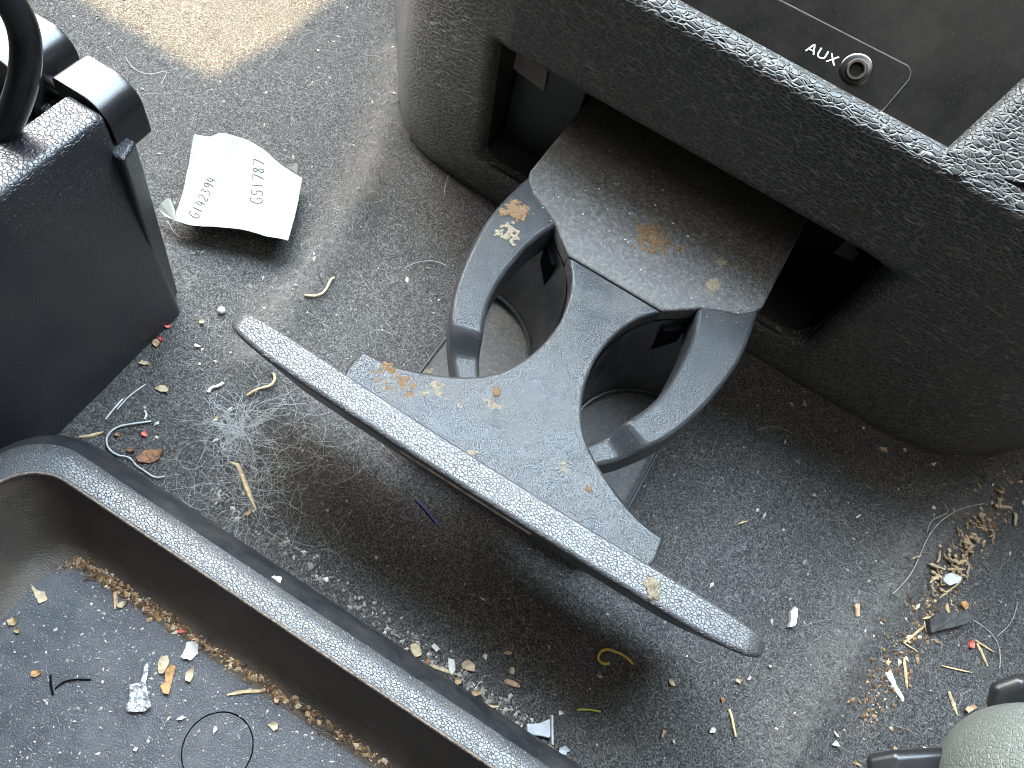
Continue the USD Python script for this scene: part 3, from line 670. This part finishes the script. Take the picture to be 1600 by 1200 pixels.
write('G142394.', np.array([(311, 340.), (341, 276)]), 15, 9, (-.86, -.42))
write('G51787', np.array([(410, 315.), (413, 256)]), 17, 11, (-1, -.12))

# ------------------------------------------------------------------ loose bits
def flake(pxs, mt, name, label, catg, z=None, th=.0004, curl=.0012, seed=0, group=None, lift=.0006):
    """irregular thin scrap whose outline is given where it lies; curled and thick"""
    c = np.mean(pxs, 0)
    zc = (float(on_ground(*c)[2]) if z is None else z)+lift
    w = np.array([at(x, y, zc)[:2] for x, y in pxs])
    g = np.random.default_rng(seed+int(c[0]*7+c[1]))
    q = polyline(w, max(.0006, Polygon(w).length/60), True)
    q = q+(np.stack([noise(np.c_[q*1400, np.full(len(q), 3.)], seed), noise(np.c_[q*1400, np.full(len(q), 9.)], seed+1)], 1)-.5)*.0005
    ctr_ = q.mean(0); rings_ = [ctr_+(q-ctr_)*s for s in (1, .75, .5, .25)]
    v = np.vstack([np.vstack(rings_), ctr_[None]]); n_ = len(q)
    f = np.vstack([grid_faces(4, n_, True), np.c_[np.full(n_, 4*n_), (np.arange(n_)+1) % n_+0, np.arange(n_)] + np.array([0, 3*n_, 3*n_])])
    ax = g.uniform(0, np.pi); sz = np.ptp(q, axis=0).max()+1e-6
    r = (v-ctr_)@[math.cos(ax), math.sin(ax)]/sz*2
    zz = zc+curl*r**2+.0006*(fbm(np.c_[v*500, np.zeros(len(v))+seed], 2, seed)-.3)
    m = trimesh.Trimesh(np.vstack([np.c_[v, zz], np.c_[v, zz-th]]), np.vstack([f, f[:, ::-1]+len(v)]), process=False)
    ed = np.arange(n_); en = (ed+1) % n_; o = len(v)
    m = trimesh.Trimesh(m.vertices, np.vstack([m.faces, np.c_[ed, ed+o, en], np.c_[en, ed+o, en+o]]), process=False)
    if trimesh.Trimesh(m.vertices[:o], f, process=False).face_normals[:, 2].mean() < 0: m.invert()
    return single(name, m, mt, label, catg, group, smooth=40)
def strand(pxs, r, mt, name, label, catg, z=None, group=None, lift=.0006, n=None, kink=False):
    w = []
    for i, p in enumerate(pxs):
        w.append(at(p[0], p[1], z+lift) if z is not None else on_ground(p[0], p[1], lift))
    w = np.array(w); w[1:-1, 2] += .0004
    q = polyline(w, .001) if kink else spline(w, n or max(10, 6*len(w)))
    return single(name, tube(q, r, 6), mt, label, catg, group, smooth=60)
def stalk(pxs, w, mt, name, label, catg, z=None, group=None, lift=.0005):
    p = np.array([at(x, y, z+lift) if z is not None else on_ground(x, y, lift) for x, y in pxs])
    return single(name, ribbon(polyline(p, .0012), np.array([.45, 1., .9, 1.05, .8, .35])*w, .0005), mt, label, catg, group, smooth=30)
def around(x, y, r, seed, n=7, ell=1.0, rot=0.):
    g = np.random.default_rng(seed); a = np.sort(g.uniform(0, 2*np.pi, n)+0); rr = r*g.uniform(.65, 1.15, n)
    c, s = math.cos(rot), math.sin(rot); X, Y = rr*np.cos(a), rr*np.sin(a)*ell
    return list(zip(x+c*X-s*Y, y+s*X+c*Y))
T = FZ
# in the tray
flake([(48, 912), (57, 922), (70, 925), (73, 938), (62, 943), (55, 932)], M['paleleaf'], 'dry_leaf_scrap', 'pale torn leaf scrap near the far corner of the tray floor', 'leaf scrap', T)
flake([(10, 970), (20, 964), (29, 967), (24, 977), (15, 978)], M['tanleaf'], 'dry_leaf_scrap', 'ochre leaf scrap at the left edge of the tray floor', 'leaf scrap', T)
flake(around(27, 985, 6, 3), M['tanleaf'], 'dry_leaf_scrap', 'smallest tan leaf scrap, just below the ochre one', 'leaf scrap', T)
flake([(50, 1050), (62, 1046), (66, 1052), (57, 1058), (49, 1057)], M['orangeleaf'], 'dry_leaf_scrap', 'brown oval leaf scrap above the dark scratch', 'leaf scrap', T)
flake([(283, 1028), (292, 1004), (300, 1001), (311, 1008), (309, 1022), (298, 1032)], M['white_scrap'], 'pale_flake', 'translucent white flake beside the red scrap in the tray', 'flake', T)
flake([(247, 1036), (252, 1025), (262, 1024), (264, 1037), (256, 1052), (249, 1053)], M['paleleaf'], 'dry_leaf_scrap', 'olive yellow leaf scrap right of the foil piece', 'leaf scrap', T)
flake([(258, 1050), (268, 1038), (276, 1042), (271, 1056), (266, 1075), (266, 1085), (256, 1083), (250, 1070), (258, 1068)], M['orangeleaf'], 'dry_leaf_scrap', 'orange brown long leaf scrap against the olive one', 'leaf scrap', T)
flake([(290, 1050), (299, 1045), (304, 1040), (302, 1055), (299, 1067), (290, 1063)], M['paleleaf'], 'dry_leaf_scrap', 'pale tan pointed leaf scrap below the white flake', 'leaf scrap', T)
flake([(275, 975), (284, 973), (294, 976), (293, 986), (284, 990), (277, 986)], M['red'], 'red_scrap', 'bright red crumb against the tray wall', 'scrap', T, th=.0015, curl=.0008)
foil = Thing('foil_piece', 'crumpled silver foil with a narrow neck on the tray floor', 'foil', at(215, 1090, T))
def flake_mesh(pxs, zc, h=.0015, seed=1):
    w = np.array([at(x, y, zc)[:2] for x, y in pxs]); pl = Polygon(w); q = polyline(w, .0009, True)
    b0, b1 = q.min(0), q.max(0); ax_, ay_ = np.arange(b0[0], b1[0], .0007), np.arange(b0[1], b1[1], .0007)
    P = np.array([(a, b) for a in ax_ for b in ay_ if pl.buffer(-.0003).contains(Point(a, b))]).reshape(-1, 2)
    A = np.vstack([q, P]); from scipy.spatial import Delaunay
    tri = Delaunay(A).simplices; tri = np.array([t_ for t_ in tri if pl.buffer(.0001).contains(Point(A[t_].mean(0)))])
    z = zc+.0005+h*fbm(np.c_[A*420, np.zeros(len(A))+seed], 3, seed)
    m = trimesh.Trimesh(np.c_[A, z], tri, process=False)
    return fix_out(m, (0, 0, 1))
foil.part('sheet', flake_mesh([(206, 1071), (218, 1067), (229, 1070), (235, 1088), (239, 1104), (228, 1112), (214, 1113), (200, 1112), (199, 1102), (204, 1096)], T, .0030), M['foil'], smooth=False)
foil.part('neck', flake_mesh([(221, 1068), (226, 1052), (229, 1038), (234, 1037), (233, 1052), (229, 1070)], T, .0022, 4), M['foil'], smooth=False)
stalk([(355, 1086), (380, 1081), (405, 1080), (432, 1073)], .0014, M['straw'], 'straw_stalk', 'thin straw stalk lying across the debris line in the tray', 'straw', T)
stalk([(179, 925), (181, 940), (180, 952)], .0016, M['wood'], 'wood_sliver', 'dark upright wood sliver at the foot of the tray wall', 'sliver', T)
flake([(183, 945), (191, 939), (199, 940), (196, 946), (186, 951)], M['paleleaf'], 'dry_leaf_scrap', 'pale green leaf scrap next to the dark sliver', 'leaf scrap', T)
flake([(276, 1124), (285, 1116), (292, 1121), (283, 1126)], M['white_scrap'], 'pale_flake', 'pointed white flake at the top of the round groove', 'flake', T)
flake(around(265, 1121, 6, 8), M['white_scrap'], 'pale_flake', 'small white flake left of the pointed one', 'flake', T)
flake(around(336, 1140, 6, 9), M['white_scrap'], 'pale_flake', 'white flake inside the round groove', 'flake', T)
flake(around(427, 1134, 8, 10), M['paleleaf'], 'dry_leaf_scrap', 'cream leaf scrap right of the round groove', 'leaf scrap', T)
flake(around(212, 1168, 6, 12), M['white_scrap'], 'pale_flake', 'white flake at the bottom edge of the picture in the tray', 'flake', T)
flake(around(168, 907, 7, 13), M['tanleaf'], 'dry_leaf_scrap', 'tan crumb at the far end of the tray debris line', 'leaf scrap', T, th=.001)
for i, (x, y, r) in enumerate([(327, 1000, 9), (329, 1013, 8), (305, 995, 8), (448, 1081, 8), (437, 1093, 9), (415, 1068, 6), (340, 1009, 6)]):
    flake(around(x, y, r, 20+i), M['tanleaf' if i % 2 else 'wood'], 'husk_chip', ['larger tan husk chip beside the white flake', 'brown husk chip under the larger tan one', 'dark husk chip right of the red scrap', 'orange husk chip past the straw tip', 'broad husk chip below the straw tip', 'small husk chip above the straw tip', 'small brown husk chip near the white flake'][i], 'husk', T, th=.0012)
strand([(79, 1054), (80, 1070), (83, 1086)], .00035, M['black'], 'black_fibre', 'short straight black fibre on the tray floor', 'fibre', T, lift=.0003)
strand([(86, 1076), (100, 1066), (118, 1062), (142, 1062)], .0003, M['black'], 'black_fibre', 'bent black fibre beside the straight one on the tray floor', 'fibre', T, lift=.0003)
flake([(415, 904), (428, 900), (441, 901), (438, 914), (430, 919), (420, 914)], M['grey_thread'], 'dry_leaf_scrap', 'grey green leaf scrap clinging to the outer side of the tray rim', 'leaf scrap', .0385, lift=.0018)
# on the carpet
flake(around(226, 568, 9, 31, 7, .6), M['paleleaf'], 'dry_leaf_scrap', 'cream leaf scrap by the lower edge of the seat box', 'leaf scrap', seed=2)
flake([(242, 607), (251, 603), (258, 603), (264, 609), (262, 614), (252, 612)], M['paleleaf'], 'dry_leaf_scrap', 'peach triangular leaf scrap above the white thread', 'leaf scrap')
flake(around(252, 529, 5, 33, 6, .6), M['red'], 'red_scrap', 'small bright red petal by the seat box', 'scrap')
flake(around(245, 537, 6, 34), M['tanleaf'], 'dry_leaf_scrap', 'brown crumb below the red petal', 'leaf scrap')
flake(around(263, 508, 5, 35), M['pink'], 'red_scrap', 'dull pink crumb beside the seat box corner', 'scrap')
flake(around(315, 503, 5, 36), M['paleleaf'], 'dry_leaf_scrap', 'pale orange crumb between the seat box and the fascia', 'leaf scrap')
flake(around(308, 540, 7, 37, 6, .5), M['white_scrap'], 'pale_flake', 'cream sliver flake above the lint tuft', 'flake')
flake([(213, 716), (226, 704), (240, 702), (256, 704), (250, 716), (234, 724), (217, 722)], M['brownbark'], 'bark_piece', 'dark brown bark piece held in the white thread loop', 'bark', th=.0022, curl=.001)
flake(around(205, 703, 8, 39, 6, .6), M['brownbark'], 'bark_piece', 'smaller brown bark crumb left of the bark piece', 'bark', th=.0015)
flake(around(184, 680, 5, 40), M['orangeleaf'], 'dry_leaf_scrap', 'orange crumb between straw and white thread', 'leaf scrap')
flake(around(226, 678, 6, 41), M['pink'], 'red_scrap', 'dusty red crumb above the bark piece', 'scrap')
flake(around(88, 699, 7, 42, 6, .5), M['white_scrap'], 'pale_flake', 'white chip between seat box and tray rim', 'flake')
flake(around(80, 685, 8, 43, 6, .5, 1.2), M['tanleaf'], 'dry_leaf_scrap', 'tan scrap at the foot of the seat box corner', 'leaf scrap')
stalk([(124, 683), (140, 681), (162, 675)], .0016, M['straw'], 'straw_stalk', 'flat straw stalk lying between seat box and tray rim', 'straw')
stalk([(358, 722), (371, 726), (377, 740), (388, 768), (400, 797)], .0019, M['straw'], 'straw_stalk', 'bent yellow straw stalk below the lint tuft', 'straw')
flake([(385, 800), (393, 793), (392, 802), (386, 808)], M['tanleaf'], 'dry_leaf_scrap', 'tiny folded leaf at the tip of the bent straw', 'leaf scrap')
flake(around(337, 654, 8, 44, 6, .5, -.6), M['paleleaf'], 'dry_leaf_scrap', 'peach scrap caught in the lint tuft', 'leaf scrap', lift=.004)
strand([(236, 658), (205, 663), (180, 670), (167, 687), (174, 705), (187, 712)], .0004, M['grey_thread'], 'white_thread', 'thick pale thread curl above the bark piece', 'thread', lift=.0012)
strand([(187, 712), (203, 716), (212, 726), (226, 736), (244, 746), (258, 744)], .0003, M['grey_thread'], 'white_thread', 'pale frayed thread trailing below the bark piece', 'thread', lift=.0012)
strand([(226, 655), (229, 648), (226, 642)], .0005, M['grey_thread'], 'white_thread', 'tiny lilac thread stub above the thick curl', 'thread')
strand([(386, 618), (398, 611), (412, 606), (426, 600), (429, 588), (426, 583)], .00065, M['straw'], 'white_thread', 'cream stiff thread rising from the lint towards the fascia', 'thread', lift=.0012)
strand([(326, 613), (330, 607), (340, 604), (349, 598)], .0008, M['white_scrap'], 'white_thread', 'short knotted white thread left of the cream one', 'thread')
strand([(476, 461), (492, 463), (508, 455), (518, 437), (522, 434)], .00065, M['paleleaf'], 'white_thread', 'cream curved thread between note and cup holder', 'thread', lift=.001)
strand([(183, 640), (200, 622), (228, 600)], .0003, M['grey_thread'], 'white_thread', 'straight pale thread beside the seat box', 'thread')
strand([(165, 655), (178, 640), (192, 623)], .0004, M['grey_thread'], 'white_thread', 'second straight pale thread, nearer the seat box', 'thread')
strand([(649, 781), (660, 791), (670, 803), (686, 822)], .0004, M['blue'], 'blue_fibre', 'short royal blue fibre in front of the fascia', 'fibre')
strand([(989, 1037), (975, 1025), (960, 1018), (946, 1015), (936, 1021), (935, 1031), (943, 1037), (952, 1036)], .0006, M['yellow'], 'yellow_thread', 'hooked yellow thread in front of the fascia', 'thread', lift=.001)
strand([(902, 1109), (920, 1109), (938, 1112)], .0004, M['lime'], 'lime_fibre', 'short lime yellow fibre near the white clip', 'fibre')
bead = trimesh.creation.icosphere(2, .0018); bead.apply_translation(on_ground(346, 485, .002)); single('white_bead', bead, M['white_scrap'], 'tiny white bead just left of the fascia end', 'bead', smooth=True)
# white clip piece
cl = Thing('plastic_clip', 'broken milky white plastic clip beside the tray rim', 'clip', on_ground(845, 1140))
zc = float(ground(*at(845, 1140, 0)[:2]))
cw = [at(*p, zc+.003)[:2] for p in ((824, 1131), (842, 1130), (860, 1123), (861, 1154), (845, 1150), (824, 1148))]
cl.part('tongue', slab(cw, zc+.0005, zc+.0030, .0004), M['clear'])
cw = [at(*p, zc+.003)[:2] for p in ((860.5, 1117), (864, 1117), (864.5, 1164), (861, 1164))]
cl.part('flange', slab(cw, zc+.0003, zc+.0042, .0003, step=.0006), M['clear'])
def chips(n, region, sz, ell, mt, nm, lab, catg, grp, seed, th=.0012):
    pass
LEAF = [('maple shaped cream leaf scrap by the tray rim', [(722, 1036), (731, 1031), (742, 1038), (741, 1050), (733, 1048), (722, 1044)], 'paleleaf'), ('cream leaf scrap at the left of the pile by the tray rim', [(641, 1008), (650, 1004), (656, 1010), (659, 1024), (648, 1027), (643, 1018)], 'paleleaf'),
        ('pale leaf scrap in the middle of the pile by the tray rim', [(700, 1028), (710, 1031), (712, 1045), (705, 1056), (701, 1043)], 'white_scrap'), ('dark red crumb in the pile by the tray rim', around(666, 1033, 8, 51), 'brownbark'), ('tan leaf scrap nearest the tray rim', around(748, 1083, 11, 52), 'tanleaf'),
        ('small tan crumb under the maple shaped scrap', around(714, 1064, 7, 53), 'tanleaf'), ('grey white scrap above the pile', around(681, 1010, 7, 54), 'white_scrap'), ('cream scrap above the maple shaped one', around(758, 1026, 6, 55), 'white_scrap'),
        ('tan husk right of the pile', around(793, 1020, 8, 56, 6, .6), 'tanleaf'), ('cream husk far right of the pile', around(800, 1049, 6, 57), 'paleleaf'), ('white scrap next to the clip', around(813, 1134, 6, 58), 'white_scrap'),
        ('grey scrap below the clip', around(880, 1172, 9, 59), 'clear'), ('tan scrap just below the clip', around(855, 1168, 9, 60), 'paleleaf'), ('white scrap above the clip', around(876, 1115, 5, 61), 'white_scrap')]
for i, (lab, pts, mk) in enumerate(LEAF): flake(pts, M[mk], 'dry_leaf_scrap', lab, 'leaf scrap', seed=i, th=.0006)
stalk([(671, 1039), (690, 1046), (713, 1054)], .0017, M['paleleaf'], 'straw_stalk', 'cream straw stalk crossing the pile by the tray rim', 'straw')
stalk([(788, 1064), (800, 1067), (812, 1073)], .0022, M['wood'], 'wood_sliver', 'pinkish wood sliver right of the pile by the tray rim', 'sliver')
stalk([(760, 1102), (772, 1105), (780, 1104)], .0012, M['straw'], 'straw_stalk', 'short straw piece right of the tan leaf scrap', 'straw')
# right hand side
flake([(1451, 968), (1462, 961), (1484, 957), (1518, 960), (1521, 966), (1508, 975), (1480, 982), (1455, 989)], M['rubber'], 'rubber_piece', 'black flat rubber piece among the straw chips', 'rubber', th=.0030, curl=.0004, lift=.0035)
flake([(1475, 899), (1485, 895), (1503, 902), (1497, 911), (1483, 915), (1475, 908)], M['crust'] if False else M['grey_thread'], 'small_stone', 'grey stone at the edge of the straw chips', 'stone', th=.002, lift=.002)
flake([(1384, 1052), (1391, 1048), (1397, 1062), (1412, 1092), (1409, 1096), (1400, 1080)], M['white'], 'plastic_spike', 'white pointed plastic spike near the knob', 'plastic scrap', curl=.0006, th=.0008)
flake(around(1507, 946, 8, 71), M['orangeleaf'], 'husk_chip', 'amber kernel behind the black rubber piece', 'husk', th=.002)
flake(around(1519, 1006, 6, 72), M['pink'], 'red_scrap', 'faded red crumb beneath the rubber piece', 'scrap', th=.0015)
flake([(1506, 1109), (1518, 1101), (1525, 1106), (1511, 1115)], M['wood'], 'wood_sliver', 'square wood chip touching the knob', 'sliver')
flake(around(1381, 701, 7, 73, 8, .65, .5), M['paleleaf'], 'pale_seed', 'round cream seed below the console edge', 'seed', th=.0018)
flake(around(1237, 634, 6, 74, 8, .35, 1.2), M['straw'], 'pale_seed', 'left of two husk seeds by the console edge', 'seed', th=.0014)
flake(around(1256, 628, 7, 75, 8, .35, 1.3), M['straw'], 'pale_seed', 'right of two husk seeds by the console edge', 'seed', th=.0014)
flake(around(1412, 703, 4, 76), M['straw'], 'pale_seed', 'tiny seed right of the round cream seed', 'seed')
flake(around(1460, 726, 6, 77, 6, .6), M['white_scrap'], 'pale_flake', 'white chip under the right console corner', 'flake')
flake([(1235, 957), (1240, 949), (1247, 951), (1245, 964), (1243, 978), (1232, 980), (1236, 969)], M['white_scrap'], 'pale_crumb', 'crumbly white lump right of the fascia end', 'crumb', th=.0022, lift=.002)
flake([(1336, 944), (1343, 943), (1343, 963), (1338, 964)], M['wood'], 'wood_sliver', 'orange brown wood sliver on the carpet ridge', 'sliver', th=.001)
flake(around(1340, 808, 4, 78), M['white_scrap'], 'pale_crumb', 'white crumb pair behind the fascia end', 'crumb')
stalk([(1152, 819), (1168, 814)], .0009, M['straw'], 'straw_stalk', 'tiny straw piece in the shade behind the fascia', 'straw')
flake(around(1052, 1008, 7, 79, 6, .5, .4), M['paleleaf'], 'husk_chip', 'pink cream husk below the fascia edge', 'husk', th=.0012)
flake(around(1049, 1066, 8, 80, 6, .7, .5), M['paleleaf'], 'husk_chip', 'cream husk with a hair below the fascia', 'husk', th=.0012)
flake(around(1155, 1064, 6, 81), M['paleleaf'], 'husk_chip', 'olive husk below the fascia end', 'husk')
flake(around(1168, 1060, 6, 82, 6, .6), M['white_scrap'], 'pale_flake', 'white chip below the fascia end', 'flake')
flake(around(1203, 1041, 4, 83), M['white_scrap'], 'pale_flake', 'white chip touching the fascia end', 'flake')
flake(around(1128, 1095, 7, 84), M['brownbark'], 'bark_piece', 'reddish brown crumb below the fascia', 'bark')
flake(around(1036, 1147, 8, 85, 7, .5, -1), M['tanleaf'], 'husk_chip', 'tan curved husk left of the white chips', 'husk', th=.001)
flake(around(1113, 1141, 7, 86), M['white_scrap'], 'pale_flake', 'white chip near the bottom edge of the carpet', 'flake')
flake(around(1053, 1160, 7, 87, 6, .35, 1.3), M['white_scrap'], 'pale_flake', 'white pointed chip right of the tan curved husk', 'flake')
flake(around(1306, 1147, 7, 88), M['white_scrap'], 'pale_flake', 'upper of two white chips on the ridge by the knob', 'flake')
flake(around(1305, 1166, 8, 89), M['white_scrap'], 'pale_flake', 'lower of two white chips on the ridge by the knob', 'flake')
flake(around(1339, 1192, 5, 90), M['tanleaf'], 'pale_seed', 'round yellow seed beside the black collar', 'seed', th=.0015)
strand([(1139, 1108), (1143, 1122), (1146, 1138), (1150, 1151)], .0006, M['straw'], 'white_thread', 'cream straight thread below the fascia', 'thread')
for lab, pts, w in (('longest straw chip lying under the black rubber piece', [(1448, 974), (1430, 990), (1412, 1005), (1425, 1013), (1434, 1019)], .0011), ('thin straw chip pointing at the grey stone', [(1467, 935), (1486, 920), (1501, 909)], .0010), ('upright straw chip beside the white spike', [(1412, 1027), (1415, 1050), (1417, 1076)], .0014),
                    ('straw chip with a split end above the knob', [(1482, 1080), (1489, 1098), (1495, 1117)], .0016), ('straw chip below the faded red crumb', [(1526, 1005), (1535, 1022), (1543, 1042)], .0014), ('thin straw chip right of the faded red crumb', [(1522, 1000), (1537, 1009), (1552, 1019)], .0011),
                    ('white straw chip behind the grey stone', [(1480, 890), (1494, 889), (1508, 890)], .0016), ('short straw chip touching the rubber piece', [(1441, 967), (1452, 965), (1461, 963)], .0010), ('pale long straw chip left of the knob', [(1470, 1040), (1490, 1045), (1518, 1051)], .0010), ('short thick straw chip on the far side of the rubber piece', [(1479, 943), (1482, 958)], .0020)):
    stalk(pts, w, M['straw'], 'straw_chip', lab, 'straw')
g = np.random.default_rng(77)
GL2 = 'straw chips heaped along the carpet ridge'
for i in range(64):
    t_ = g.random()**.9; x = 1560-95*t_+g.normal(0, 13); y = 790+115*t_+g.normal(0, 12)
    a = g.normal(1.0, .7); L = g.uniform(6, 22); z = g.uniform(.0004, .0025)
    p0, p1 = on_ground(x-L/2*math.cos(a), y-L/2*math.sin(a), z), on_ground(x+L/2*math.cos(a), y+L/2*math.sin(a), z)
    single('heap_chip', ribbon(np.linspace(p0, p1, 6)+g.normal(0, .00035, (6, 3)), g.uniform(.0007, .0020)*np.array([g.uniform(.3, 1), 1, .9, .8, g.uniform(.2, .9)]), .0006), M[['straw', 'wood', 'paleleaf', 'straw', 'paleleaf'][i % 5]], 'small dry straw chip in the heap along the ridge at the right edge', 'straw', GL2, smooth=30)

# stuff: grit, hairs, lint
def crumbs(n, sampler, zf, smin, smax, seed, flat=.6):
    g = np.random.default_rng(seed); V, F = [], []
    oct_v = np.array([(1, 0, 0), (-.9, .1, 0), (0, 1, 0), (.1, -1, 0), (0, 0, 1), (0, 0, -.4)]); oct_f = np.array([(0, 2, 4), (2, 1, 4), (1, 3, 4), (3, 0, 4), (2, 0, 5), (1, 2, 5), (3, 1, 5), (0, 3, 5)])
    xy = sampler(g, n); n = len(xy); s = smin+(smax-smin)*g.random(n)**3
    sc = np.stack([s*g.uniform(.7, 1.8, n), s*g.uniform(.5, 1, n), s*flat], -1)
    v = oct_v[None]*sc[:, None]+g.normal(0, .15, (n, 6, 3))*sc[:, None]
    a = g.uniform(0, 2*np.pi, n); c, s_ = np.cos(a)[:, None], np.sin(a)[:, None]
    v = np.stack([v[..., 0]*c-v[..., 1]*s_+xy[:, :1], v[..., 0]*s_+v[..., 1]*c+xy[:, 1:], v[..., 2]+(zf(xy[:, 0], xy[:, 1])+sc[:, 2]*.3)[:, None]], -1)
    return v.reshape(-1, 3), (oct_f[None]+6*np.arange(n)[:, None, None]).reshape(-1, 3)
def uni(x0, x1, y0, y1, mask=None):
    def f(g, n):
        p = np.stack([g.uniform(x0, x1, n), g.uniform(y0, y1, n)], 1)
        return p if mask is None else p[mask(p[:, 0], p[:, 1])]
    return f
def gauss_px(pts, sig):
    pts = np.asarray(pts, float)
    def f(g, n):
        k = g.integers(0, len(pts)-1, n); t = g.random(n)[:, None]; q = pts[k]*(1-t)+pts[k+1]*t+g.normal(0, sig, (n, 2))
        return np.array([at(a, b, .003)[:2] for a, b in q])
    return f
def stuff(name, mesh, mt, label, catg): 
    m = usdkit.mesh(stage, '/World/'+numbered('/World', name), mesh, mt); tag(m.GetPrim(), label, catg, None, 'stuff'); tones(m, 6, len(name))
lift_g = lambda x, y: ground(x, y)+.0003
stuff('carpet_grit', crumbs(3900, uni(-.40, .28, .03, .52, carpet_shown), lift_g, .00025, .0012, 3), M['crumb'], 'pale grit scattered over the whole carpet', 'grit')
stuff('rim_grit', crumbs(420, gauss_px([(330, 760), (500, 890), (640, 1000), (760, 1080), (880, 1180)], 9), lift_g, .0004, .0014, 4), M['crumb'], 'pale grit gathered along the outside of the tray rim', 'grit')
stuff('ridge_grit', crumbs(700, gauss_px([(1585, 740), (1500, 890), (1420, 1000), (1360, 1120)], 22), lift_g, .0004, .0014, 6), M['browncrumb'], 'brown straw grit along the carpet ridge at the right', 'grit')
tz = lambda x, y: np.full(np.shape(x), FZ+.0001)
intray = lambda x, y: (x > -.134) & (y < .001) & (x < .2)
stuff('tray_grit', crumbs(2600, uni(-.14, .02, -.07, .002, intray), tz, .00015, .00075, 7), M['crumb'], 'pale grit spread over the tray floor', 'grit')
tl = [(0, 905), (40, 882), (90, 868), (130, 880), (190, 918), (250, 960), (330, 1012), (420, 1070), (510, 1128), (610, 1196)]
stuff('tray_debris', crumbs(2600, gauss_px(tl, 6.5), lambda x, y: FZ+.0002+np.clip((y-.002)/.009, 0, 1)*.0028, .0003, .0013, 8), M['browncrumb'], 'brown crumb line gathered at the foot of the tray wall', 'debris')
stuff('plate_grit', crumbs(650, uni(X0-.052, X0+.052, .195, .262, lambda x, y: np.abs(x-X0) < .05), lambda x, y: np.full(np.shape(x), ZP+.0005), .00012, .0005, 9), M['crumb'], 'fine pale grit on the cup holder plate', 'grit')
def hair_bundle(n, sampler, lmin, lmax, r, curl, seed, zf=None, lift=.002):
    g = np.random.default_rng(seed); xy = sampler(g, n); n = len(xy); K = 9
    a = g.uniform(0, 2*np.pi, n); c = g.normal(0, curl, n); c2 = g.normal(0, curl*.7, n); L = g.uniform(lmin, lmax, n)/(K-1)
    P = np.zeros((n, K, 3)); x, y = xy[:, 0].copy(), xy[:, 1].copy(); h = lift*g.random(n)
    for k in range(K):
        P[:, k] = np.stack([x, y, (zf or ground)(x, y)+.0005+h*math.sin(math.pi*k/(K-1))], -1)
        aa = a+c*k+c2*math.sin(k*.9); x = x+np.cos(aa)*L; y = y+np.sin(aa)*L
    ms = [tube(p, r, 3, caps=False) for p in P]
    return cat_(ms)
stuff('loose_hairs', hair_bundle(420, uni(-.36, .26, .03, .45, carpet_shown), .003, .017, .00005, .20, 31), M['hair'], 'thin pale hairs scattered over the carpet', 'hair')
lc = at(372, 668, .002)[:2]
def lintpos(s): return lambda g, n: lc+g.normal(0, s, (n, 2))*[.8, 1.1]
lt_ = Thing('lint_tuft', 'grey tangled tuft of lint and hair on the carpet before the fascia', 'lint', (lc[0], lc[1], 0))
lt_.part('dense_tuft', hair_bundle(170, lintpos(.0042), .008, .022, .000045, .20, 41, lift=.008), M['lint'], smooth=True, kind='stuff')
lt_.part('loose_strands', hair_bundle(150, lambda g, n: at(405, 730, 0)[:2]+g.normal(0, .014, (n, 2)), .010, .030, .00004, .26, 42, lift=.003), M['lint'], smooth=True, kind='stuff')
for lab, pts, r in (('long pale hair lying along the carpet ridge at the right', [(1395, 928), (1420, 900), (1440, 860), (1462, 822), (1500, 796), (1538, 787)], .00018), ('shorter pale hair beside the long one', [(1449, 832), (1458, 812), (1480, 800), (1476, 788)], .00014), ('pale forked hair near the knob', [(1520, 968), (1548, 990), (1560, 1012), (1562, 1044)], .00016), ('curved hair meeting the forked one', [(1558, 994), (1580, 970), (1590, 940)], .00012),
                    ('black curled hair on the carpet left of the ridge', [(1184, 672), (1207, 666), (1238, 677)], .00012), ('pale arched hair left of the cup holder', [(632, 418), (655, 410), (680, 409), (698, 415)], .00014), ('hair sticking out at the console corner', [(694, 304), (697, 285), (706, 264)], .00014), ('curved hair below the note', [(262, 345), (285, 372), (305, 368), (314, 355)], .00014),
                    ('kinked hair above the sun patch tip', [(196, 88), (213, 110), (240, 116), (259, 112), (252, 131)], .00012)):
    strand(pts, r, M['hair'], 'pale_hair', lab, 'hair', lift=.001)
